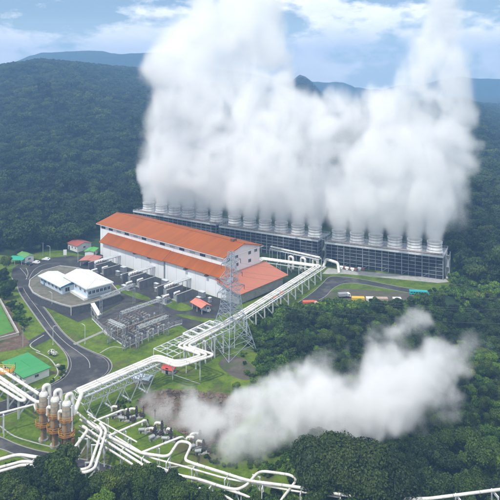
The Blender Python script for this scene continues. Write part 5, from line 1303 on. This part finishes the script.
# a few separate trees round the lawns
for x, y, k, s, lb in ((6, 300, 4, .75, 'dark rounded tree at the left edge above the court'), (13, 292, 0, .7, 'round-crowned tree on the bank left of the road top'), (11, 310, 3, .6, 'bright bushy tree on the bank beside the court wall'), (20, 312, 3, .45, 'small bushy tree on the grass bank left of the road'), (17, 322, 3, .42, 'small bushy tree next to the court wall corner'), (3, 285, 4, .9, 'dark tree left of the teal canopy'), (6, 272, 0, .9, 'round tree close behind the teal canopy'), (62, 372, 3, .35, 'small bush-like tree at the inside of the road bend'), (236, 392, 3, .5, 'small bushy tree on the soil below the pylon'), (252, 398, 4, .5, 'dark small tree where the soil meets the steam'), (262, 378, 3, .55, 'bushy tree at the gully edge below the pylon')):
    p = G(x, y); place(NEAR[k], p.x, p.y, 0, s, lb, 'single trees round the lawns', None)

def scatter(name, pts, meshes, mats_label, kind='stuff', cat=None, label=None):
    """ONE object: points that carry a plant each"""
    P = np.array([(p[0], p[1], p[2]) for p in pts], float); me = bpy.data.meshes.new(name); me.from_pydata(P.tolist(), [], [])
    for nm, col in (('scl', 3), ('rot', 4)):
        a = me.attributes.new(nm, 'FLOAT', 'POINT'); a.data.foreach_set('value', np.array([p[col] for p in pts], np.float32))
    a = me.attributes.new('pick', 'INT', 'POINT'); a.data.foreach_set('value', np.array([p[5] for p in pts], np.int32))
    ob = bpy.data.objects.new(name, me); COL.objects.link(ob); tag(ob, label, cat, None, kind)
    ng = bpy.data.node_groups.new(name, 'GeometryNodeTree')
    for io in ('INPUT', 'OUTPUT'): ng.interface.new_socket('Geometry', in_out=io, socket_type='NodeSocketGeometry')
    N = ng.nodes.new; K = ng.links.new; gi, go = N('NodeGroupInput'), N('NodeGroupOutput')
    ip = N('GeometryNodeInstanceOnPoints'); gti = N('GeometryNodeGeometryToInstance')
    for o in reversed(meshes):
        oi = N('GeometryNodeObjectInfo'); oi.transform_space = 'ORIGINAL'; oi.inputs['Object'].default_value = o; oi.inputs['As Instance'].default_value = True; K(oi.outputs['Geometry'], gti.inputs[0])
    def attr(nm, ty):
        a = N('GeometryNodeInputNamedAttribute'); a.data_type = ty; a.inputs[0].default_value = nm; return a.outputs[0]
    K(gi.outputs[0], ip.inputs['Points']); K(gti.outputs[0], ip.inputs['Instance']); ip.inputs['Pick Instance'].default_value = True
    K(attr('pick', 'INT'), ip.inputs['Instance Index']); cx = N('ShaderNodeCombineXYZ'); K(attr('rot', 'FLOAT'), cx.inputs[2])
    er = N('FunctionNodeEulerToRotation'); K(cx.outputs[0], er.inputs[0]); K(er.outputs[0], ip.inputs['Rotation']); K(attr('scl', 'FLOAT'), ip.inputs['Scale'])
    K(ip.outputs[0], go.inputs[0]); ob.modifiers.new('plants', 'NODES').node_group = ng; return ob
# four real trees at the forest edge, each a thing, lend their crowns to the mass of the forest
edge = []
for k, (x, y, s, lb) in enumerate(((58, 250, .8, 'round forest tree right behind the far end of the yard'), (16, 252, .9, 'column-shaped forest tree behind the green-roofed hut'), (40, 248, .9, 'wide forest tree behind the parked cars'), (82, 234, .9, 'pointed forest tree behind the red-roofed house'))):
    p = G(x, y); t = thing('forest_tree', lb, 'tree', (p.x, p.y, zgf(p.x, p.y)), k * 1.3, 'trees at the forest edge behind the yard'); t.scale = (s,) * 3
    o = bpy.data.objects.new('crown', FAR[k]); COL.objects.link(o); o.parent = t; edge.append(o)
    o = bpy.data.objects.new('trunk', NEAR[k][1]); COL.objects.link(o); o.parent = t
bush_obs = []
for k, (x, y) in enumerate(((258, 330), (30, 322), (262, 356))):
    p = G(x, y); t = thing('bush', ('bright bush at the gully edge right of the pylon', 'bush on the grass bank between the court and the road', 'bright bush at the gully edge below the pylon')[k], 'bush', (p.x, p.y, 0), k); t.scale = (.9,) * 3
    o = bpy.data.objects.new('foliage', BUSH[k]); COL.objects.link(o); o.parent = t; bush_obs.append(o)
fr = np.random.default_rng(5); F = []
CL = [G(*p) for p in CLEAR[0]]; CLP = [(p.x, p.y) for p in CL]
def forest_ok(x, y):
    az = x / y; y0 = np.interp(az, AZ, Y0); px = 250 + 600 * az
    if y > y0 + 6: return True
    lim = np.interp(px, [-60, 10, 60, 100, 140, 300, 440, 462, 520], [256, 254, 250, 236, 205, 200, 256, 282, 292])
    return y > 600 * 100 / (lim - HZN) and (px < 140 or px > 440)
y = 255.0
while y < 1750:
    sp = 5.6 if y < 600 else 6.6 + (y - 600) * .0030
    n = int(1.5 * y / sp); xs_ = (np.arange(n) / n - .5) * 1.5 * y + fr.uniform(-.5, .5, n) * sp
    for x in xs_:
        yy = y + fr.uniform(-.5, .5) * sp
        if not forest_ok(x, yy): continue
        z = zgf(x, yy); s = min(1.7, max(.5, .92 * math.exp(fr.normal(0, .33)))) * (1 if y < 600 else 1.1 + (y - 600) * .0004); k = int(fr.choice(4, p=[.4, .2, .25, .15]))
        if fr.random() < .06: s *= fr.uniform(1.3, 1.7)
        if y > 800: s = min(s, 1.55)
        F.append((x, yy, z - .4, s, fr.uniform(0, 6.28), k))
    y += sp * .82
for _ in range(2600):        # the wood goes on beyond both edges of the view
    y = fr.uniform(105, 345); right_ = fr.random() < .5; x = fr.uniform(.49 * y, .95 * y + 20) if right_ else -fr.uniform(.64 * y, 1.05 * y + 20)
    if x > 0 and min(x - 12, 250 + .28 * x - y) < -8 and y < 262: continue
    F.append((x, y, zgf(x, y), fr.uniform(.7, 1.25), fr.uniform(0, 6.28), int(fr.integers(4))))
for (x, y, Rr, z, kind, s, zone) in rest: F.append((x, y, z, s * .9, fr.uniform(0, 6.28), int(fr.integers(4))))
scatter('forest', F, edge, None, label='dense dark rainforest covering the hills all round the plant', cat='forest')
Bs = []
for _ in range(9000):
    y = fr.uniform(112, 262); x = fr.uniform(2, 128)
    sd = min(x - 12, 250 + .28 * x - y)
    if sd < -2 or abs(x / y) > .5: continue
    px, py_ = proj(x, y, zgf(x, y))
    Bs.append((x, y, zgf(x, y) - .1, fr.uniform(.6, 1.5), fr.uniform(0, 6.28), int(fr.integers(3))))
for _ in range(2500):
    y = fr.uniform(112, 160); x = fr.uniform(-.48 * y, 14); px, py_ = proj(x, y, 0)
    if py_ < np.interp(px, [-20, 0, 50, 100, 150, 200, 240, 320], [470, 472, 476, 486, 498, 496, 500, 502]): continue
    Bs.append((x, y, -.1, fr.uniform(.5, 1.3), fr.uniform(0, 6.28), int(fr.integers(3))))
for lst, n, s0, s1 in (([(452, 276), (470, 270), (520, 280), (520, 330), (470, 330), (452, 296)], 260, .7, 1.7), ([(250, 330), (262, 318), (276, 350), (276, 400), (258, 400), (262, 370)], 120, .4, 1.0), ([(18, 300), (24, 312), (28, 325), (24, 333), (14, 320), (8, 304)], 70, .25, .6), ([(-10, 280), (12, 280), (16, 294), (8, 300), (-20, 298)], 60, .5, 1.2), ([(225, 455), (255, 428), (280, 420), (300, 470), (270, 480)], 110, .3, .7), ([(238, 345), (256, 318), (275, 370), (266, 396), (250, 385)], 90, .3, .8), ([(104, 412), (118, 402), (128, 398), (132, 410)], 16, .2, .4), ([(240, 312), (330, 306), (332, 312), (245, 322)], 90, .4, .9), ([(400, 302), (455, 284), (462, 290), (420, 306)], 60, .5, 1.0), ([(60, 372), (68, 374), (60, 382), (50, 383)], 14, .2, .4), ([(196, 452), (240, 436), (262, 432), (255, 470), (215, 466)], 60, .2, .5)):
    k = 0; xs_, ys_ = [p[0] for p in lst], [p[1] for p in lst]
    while k < n:
        px, py_ = fr.uniform(min(xs_), max(xs_)), fr.uniform(min(ys_), max(ys_))
        if not inpoly(px, py_, lst): continue
        p = G(px, py_); Bs.append((p.x, p.y, zgf(p.x, p.y) - .05, fr.uniform(s0, s1), fr.uniform(0, 6.28), int(fr.integers(3)))); k += 1
scatter('undergrowth', Bs, bush_obs, None, label='tangled green undergrowth in the gully and under the foreground trees', cat='undergrowth')

# ---------------------------------------------------------------- steam (density grids evaluated once by geometry nodes)
def vol_mat(name, dens, col=(1, 1, 1), aniso=0.0):
    m = bpy.data.materials.new(name); m.use_nodes = True; n = m.node_tree; n.nodes.clear()
    out = n.nodes.new('ShaderNodeOutputMaterial'); v = n.nodes.new('ShaderNodeVolumePrincipled')
    v.inputs['Color'].default_value = col + (1,); v.inputs['Density'].default_value = dens; v.inputs['Anisotropy'].default_value = aniso
    n.links.new(v.outputs[0], out.inputs['Volume']); return m
def vnoise(co, freq, seed):
    T = np.random.default_rng(seed).random((64, 64, 64)).astype(np.float32); p = co * freq + 1000.37
    i = np.floor(p).astype(np.int32); f = (p - i).astype(np.float32); f = f * f * f * (f * (f * 6 - 15) + 10); out = 0
    for a in (0, 1):
        for b in (0, 1):
            for c in (0, 1):
                w = (f[..., 0] if a else 1 - f[..., 0]) * (f[..., 1] if b else 1 - f[..., 1]) * (f[..., 2] if c else 1 - f[..., 2])
                out = out + w * T[(i[..., 0] + a) % 64, (i[..., 1] + b) % 64, (i[..., 2] + c) % 64]
    return out
def fbm3(co, f, seed, o=4, gain=.5):
    s = 0; a = .5; t = 0
    for k in range(o): s = s + a * vnoise(co, f * 2.03 ** k, seed + k); t += a; a *= gain
    return s / t
def billow(co, f, seed, o=3):
    s = 0; a = .5; t = 0
    for k in range(o): s = s + a * np.abs(vnoise(co, f * 2.1 ** k, seed + k) * 2 - 1); t += a; a *= .5
    return s / t
def steam(name, label, balls, mat_, vox, soft, namp, nscale, seed, cols=(), zfloor=None, fade=None, wisp=0.0, fill=0.0, vs=1.0):
    """balls: (centre, radius, density); cols: upright plumes (foot, r0, height); builds one volume object"""
    P = np.array([b[0][:] for b in balls]); Rr = np.array([b[1] for b in balls])
    pad = soft + 4; lo = (P - Rr[:, None] - pad).min(0); hi = (P + Rr[:, None] + pad).max(0)
    for f, r0, h in cols: lo = np.minimum(lo, np.array(f[:]) - 7); hi = np.maximum(hi, np.array(f[:]) + 7)
    if zfloor is not None: lo[2] = zfloor
    sh = tuple(int((hi[i] - lo[i]) / vox) + 1 for i in range(3))
    ax = [np.linspace(lo[i], hi[i], sh[i], dtype=np.float32) for i in range(3)]
    co = np.stack(np.meshgrid(*ax, indexing='ij'), -1)
    wq = np.stack([fbm3(co, 1 / 30, seed + 40 + 7 * k, 2) - .5 for k in range(3)], -1) * 16 * min(1, nscale / 20)
    cw = co + wq; d = np.full(sh, -1e3, np.float32); dn = np.zeros(sh, np.float32); ws = np.zeros(sh, np.float32) + 1e-6
    for c, r, den in balls:
        q = r - np.sqrt(((cw - np.array(c[:], np.float32)) ** 2).sum(-1)); d = np.maximum(d, q)
        w = np.exp(np.clip(q / 6, -20, 4)); dn += w * den; ws += w
    dn = dn / ws
    cs = cw * np.array([1, 1, vs], np.float32); n = fbm3(cs, 1 / nscale, seed, 5, .6) - .5; bl = billow(cs, 1 / (nscale * .7), seed + 20) - .35
    f = d / soft + fill + n * namp - bl * namp * .45
    arr = np.clip(f, 0, 1); arr = arr * arr * (3 - 2 * arr)
    if wisp: arr = arr * np.clip(1 - wisp * np.clip((fbm3(cw, 1 / (nscale * 1.3), seed + 60, 3) - .45) * 5, 0, 1), 0, 1)
    arr *= dn
    if cols:                                      # low down the steam still stands in separate jets over the fans
        dm = np.full(sh, 1e3, np.float32); wob = (vnoise(co, 1 / 8, seed + 70) - .5) * 3.0
        for foot, r0, h in cols: dm = np.minimum(dm, np.hypot(co[..., 0] - foot[0] + wob, co[..., 1] - foot[1] + wob))
        t = np.clip(1 - (co[..., 2] - cols[0][0][2]) / 21, 0, 1) ** .8
        arr *= 1 - t * np.clip((dm - 3.6 - 3.0 * (1 - t)) / 1.8, 0, 1)
    for foot, r0, h in cols:
        z = co[..., 2] - foot[2]; rr = r0 * (.92 + .055 * np.clip(z, 0, 22)); wob = (vnoise(co, 1 / 9, seed + 80) - .5) * 3.2 * np.clip(z / 8, 0, 1)
        q = rr - np.sqrt((co[..., 0] - foot[0] - wob - z * .03) ** 2 + (co[..., 1] - foot[1] - wob * .6) ** 2)
        c = np.clip(q / 1.6 + (fbm3(co, 1 / 5, seed + 90, 3) - .5) * 2.6 * np.clip(z / 5, .2, 1), 0, 1) * np.clip(z / 1.0 + .3, 0, 1) * np.clip((h - z) / (h * .5), 0, 1)
        arr = np.maximum(arr, c * 2.4)
    if fade: arr = arr * fade(co)
    arr[[0, -1]] = 0; arr[:, [0, -1]] = 0; arr[:, :, -1] = 0
    me = bpy.data.meshes.new(name); me.vertices.add(arr.size); me.vertices.foreach_set('co', co.reshape(-1).astype(np.float32))
    at = me.attributes.new('puff', 'FLOAT', 'POINT'); at.data.foreach_set('value', arr.reshape(-1).astype(np.float32)); me.materials.append(mat_)
    ob = bpy.data.objects.new(name, me); COL.objects.link(ob); tag(ob, label, 'steam', None, 'stuff')
    ng = bpy.data.node_groups.new(name, 'GeometryNodeTree')
    for io in ('INPUT', 'OUTPUT'): ng.interface.new_socket('Geometry', in_out=io, socket_type='NodeSocketGeometry')
    N = ng.nodes.new; K = ng.links.new; gi, go, vc, sm = N('NodeGroupInput'), N('NodeGroupOutput'), N('GeometryNodeVolumeCube'), N('GeometryNodeSetMaterial')
    sm.inputs['Material'].default_value = mat_; vc.inputs['Min'].default_value = tuple(map(float, lo)); vc.inputs['Max'].default_value = tuple(map(float, hi))
    for i, k in enumerate('XYZ'): vc.inputs['Resolution ' + k].default_value = sh[i]
    ps = N('GeometryNodeInputPosition'); sp = N('ShaderNodeSeparateXYZ'); K(ps.outputs[0], sp.inputs[0]); idx = None
    for i, st in enumerate((sh[1] * sh[2], sh[2], 1)):
        a = N('ShaderNodeMapRange'); K(sp.outputs[i], a.inputs[0])
        for j, v in enumerate((lo[i], hi[i], 0, sh[i] - 1)): a.inputs[j + 1].default_value = float(v)
        r = N('ShaderNodeMath'); r.operation = 'ROUND'; K(a.outputs[0], r.inputs[0]); t = N('FunctionNodeFloatToInt'); K(r.outputs[0], t.inputs[0])
        mu = N('FunctionNodeIntegerMath'); mu.operation = 'MULTIPLY'; K(t.outputs[0], mu.inputs[0]); mu.inputs[1].default_value = st
        if idx is None: idx = mu
        else:
            ad = N('FunctionNodeIntegerMath'); ad.operation = 'ADD'; K(idx.outputs[0], ad.inputs[0]); K(mu.outputs[0], ad.inputs[1]); idx = ad
    si = N('GeometryNodeSampleIndex'); si.data_type = 'FLOAT'; si.domain = 'POINT'; na = N('GeometryNodeInputNamedAttribute'); na.data_type = 'FLOAT'; na.inputs[0].default_value = 'puff'
    K(gi.outputs[0], si.inputs['Geometry']); K(na.outputs[0], si.inputs['Value']); K(idx.outputs[0], si.inputs['Index']); K(si.outputs[0], vc.inputs['Density'])
    K(vc.outputs[0], sm.inputs['Geometry']); K(sm.outputs[0], go.inputs[0]); ob.modifiers.new('steam', 'NODES').node_group = ng
    return ob
def ball(px, py, rp, Y, den=1.0): return (AT(px, py, Y), rp * Y / FL, den)
def stack_cols(ct, dep=16, ncell=6, h=30):
    bpy.context.view_layer.update(); M = ct.matrix_basis; out = []
    Ln = max(c[0] for ch in ct.children if ch.name.startswith('deck') for c in ch.bound_box) - .5
    for k in range(ncell):
        p = M @ Vector((Ln / ncell * (k + .5), dep / 2, TH + 4.6)); out.append((p, 4.2, h))
    return out
STEAM = vol_mat('tower_steam', .115)
def curtain(rows, r, step, Y, jy, den, seed):
    """fill an outline (height row: left, right edge) with overlapping puffs"""
    q = random.Random(seed); ys_ = [a[0] for a in rows][::-1]; xl = [a[1] for a in rows][::-1]; xr = [a[2] for a in rows][::-1]; out = []
    y = rows[0][0]
    while y > rows[-1][0]:
        a, b = np.interp(y, ys_, xl), np.interp(y, ys_, xr); n = max(2, int(round((b - a - 1.6 * r) / step)) + 1)
        for k in range(n):
            rr = r * q.uniform(.85, 1.15); x = a + .85 * rr + (b - a - 1.7 * rr) * k / (n - 1)
            out.append(ball(x + q.uniform(-3, 3), y + q.uniform(-5, 5), rr, Y + q.uniform(-jy, jy), den(x, y)))
        y -= step * .9
    return out
left = curtain([(193, 147, 240), (186, 146, 246), (170, 147, 258), (150, 148, 266), (120, 149, 282), (90, 150, 285), (60, 152, 282), (45, 157, 280), (30, 176, 280), (15, 194, 279), (0, 198, 277), (-40, 196, 274), (-75, 194, 270)], 15, 15, 366, 7, lambda x, y: (.75 if y < 35 else .95 if y < 70 else 1) * (.8 if x < 185 and y < 140 else 1), 1)
steam('tower_steam', 'tall white steam cloud rising from the leftmost cooling tower to the top of the picture', left, STEAM, 1.4, 7, 2.7, 17, 101, stack_cols(ct1a), TH + 2, fill=.6, vs=.6)
mid = curtain([(203, 226, 328), (196, 227, 336), (170, 230, 350), (150, 236, 360), (130, 246, 372), (115, 262, 392), (100, 284, 398)], 15, 15, 334, 7, lambda x, y: 1 if y > 125 else .85, 2)
steam('tower_steam', 'broad billowing white steam cloud over the middle cooling tower', mid, STEAM, 1.3, 7, 2.7, 16, 202, stack_cols(ct1b), TH + 2, fill=.6, vs=.6)
right = curtain([(218, 336, 452), (212, 337, 458), (190, 344, 468), (165, 350, 472), (140, 364, 468), (115, 378, 466), (95, 396, 466), (70, 410, 464), (45, 415, 463), (20, 422, 459), (5, 428, 456), (-22, 430, 454)], 13.5, 14, 306, 6, lambda x, y: .7 if y < 60 else .9 if y < 100 else 1, 3)
steam('tower_steam', 'white steam cloud with a tall narrow plume from the right cooling tower', right, STEAM, 1.2, 6, 2.7, 15, 303, stack_cols(ct2), TH + 2, fill=.6, vs=.6)
GST = vol_mat('ground_steam', .19)
gp_ = [(141, 403, 11, 181, .8), (151, 404, 12, 179, .9), (164, 407, 14, 176, .95), (179, 413, 16, 172, 1), (196, 419, 19, 168, 1), (204, 424, 21, 163, 1), (214, 428, 22, 160, 1), (226, 430, 22, 158, 1), (190, 415, 17, 170, 1), (208, 414, 16, 170, 1), (216, 426, 19, 162, 1), (238, 425, 24, 161, 1), (262, 420, 28, 162, 1), (290, 413, 33, 163, 1), (318, 407, 36, 165, 1), (346, 401, 39, 167, .95), (372, 395, 42, 170, .9), (398, 390, 42, 173, .85), (350, 372, 24, 176, .9), (382, 360, 26, 180, .85), (408, 346, 22, 182, .8), (420, 329, 15, 184, .7), (427, 368, 32, 178, .7), (446, 360, 22, 184, .5), (462, 352, 15, 190, .35), (470, 340, 9, 194, .3), (322, 386, 20, 172, .9), (440, 394, 22, 174, .45), (250, 404, 14, 168, .8)]
steam('ground_steam', 'low drifting white steam blowing right from the brown ground over the gully trees', [ball(x, y, r, Y, d) for x, y, r, Y, d in gp_], GST, .75, 3.6, 3.6, 8, 431, (), -8, None, 1.0, .26)

# ---------------------------------------------------------------- air, sky, light, camera
m = MB(); m.bb(-3950, 3950, -60, 3450, -14, 262)
hz = m.build('haze', vol_mat('haze_air', .00042, (.29, .53, .90), .0)); tag(hz, kind='stuff')
W = bpy.data.worlds.new('World'); S.world = W; W.use_nodes = True
n = W.node_tree; bg = n.nodes['Background']
sk = n.nodes.new('ShaderNodeTexSky'); sk.sky_type = 'NISHITA'; sk.sun_disc = False
SUN_EL, SUN_AZ = 56.0, 215.0      # azimuth clockwise from +Y: behind and left of the camera
sk.sun_elevation = R(SUN_EL); sk.sun_rotation = R(SUN_AZ); sk.altitude = 900; sk.air_density = 1.0; sk.dust_density = 1.0; sk.ozone_density = .9
tc = n.nodes.new('ShaderNodeTexCoord'); sp = n.nodes.new('ShaderNodeSeparateXYZ'); L(n, tc.outputs['Generated'], sp.inputs[0])
mp = n.nodes.new('ShaderNodeMapping'); mp.inputs['Scale'].default_value = (5.2, 5.2, 12); mp.inputs['Location'].default_value = (1.7, .4, 0); L(n, tc.outputs['Generated'], mp.inputs[0])
c1 = noise(n, mp.outputs[0], 1.0, 10, .56)
c2 = noise(n, mp.outputs[0], 3.0, 8, .6)
bnd = math_(n, 'MULTIPLY', math_(n, 'SUBTRACT', 1.0, math_(n, 'MULTIPLY', math_(n, 'ABSOLUTE', math_(n, 'SUBTRACT', sp.outputs[2], .058)), 38.0), True), .075)
cf = maprange(n, math_(n, 'ADD', bnd, math_(n, 'ADD', math_(n, 'MULTIPLY', c1, .7), math_(n, 'MULTIPLY', c2, .3))), .462, .535)
low = maprange(n, sp.outputs[2], -.02, .10, 1.0, 0.0)
up = maprange(n, sp.outputs[2], .15, .5)
cf = math_(n, 'MAXIMUM', cf, math_(n, 'MULTIPLY', up, .85))
cc = mixc(n, maprange(n, c2, .3, .75), (10.2, 10.5, 10.8), (14.2, 14.0, 13.6))
sky2 = mixc(n, math_(n, 'MULTIPLY', low, .65), sk.outputs[0], (9.5, 12.0, 12.8))
L(n, mixc(n, cf, sky2, cc), bg.inputs[0]); bg.inputs[1].default_value = .09
sun = bpy.data.lights.new('sun', 'SUN'); sun.energy = 2.6; sun.angle = R(2.5); sun.color = (1, .955, .885)
so = bpy.data.objects.new('sun', sun); COL.objects.link(so)
ea, aa = R(SUN_EL), R(SUN_AZ); sd = Vector((math.sin(aa) * math.cos(ea), math.cos(aa) * math.cos(ea), math.sin(ea)))
so.rotation_euler = sd.to_track_quat('Z', 'Y').to_euler(); so.location = sd * 300
cam = bpy.data.cameras.new('camera'); co_ = bpy.data.objects.new('camera', cam); COL.objects.link(co_)
cam.sensor_width = 36; cam.sensor_fit = 'HORIZONTAL'; cam.lens = 36 * FL / 500; cam.shift_y = -(250 - HZN) / 500; cam.clip_start = .5; cam.clip_end = 30000
co_.location = (0, 0, CAMZ); co_.rotation_euler = (math.pi / 2, 0, 0); S.camera = co_
S.view_settings.view_transform = 'Standard'; S.view_settings.look = 'None'; S.view_settings.gamma = 1; S.view_settings.use_curve_mapping = False
S.view_settings.exposure = .36
S.cycles.use_denoising = True; S.cycles.use_adaptive_sampling = True; S.cycles.adaptive_threshold = .02
S.cycles.max_bounces = 22; S.cycles.diffuse_bounces = 3; S.cycles.glossy_bounces = 2; S.cycles.transmission_bounces = 2; S.cycles.transparent_max_bounces = 4
S.cycles.volume_bounces = 20; S.cycles.volume_step_rate = 2.0; S.cycles.volume_max_steps = 256
S.cycles.use_fast_gi = False; S.cycles.caustics_reflective = False; S.cycles.caustics_refractive = False
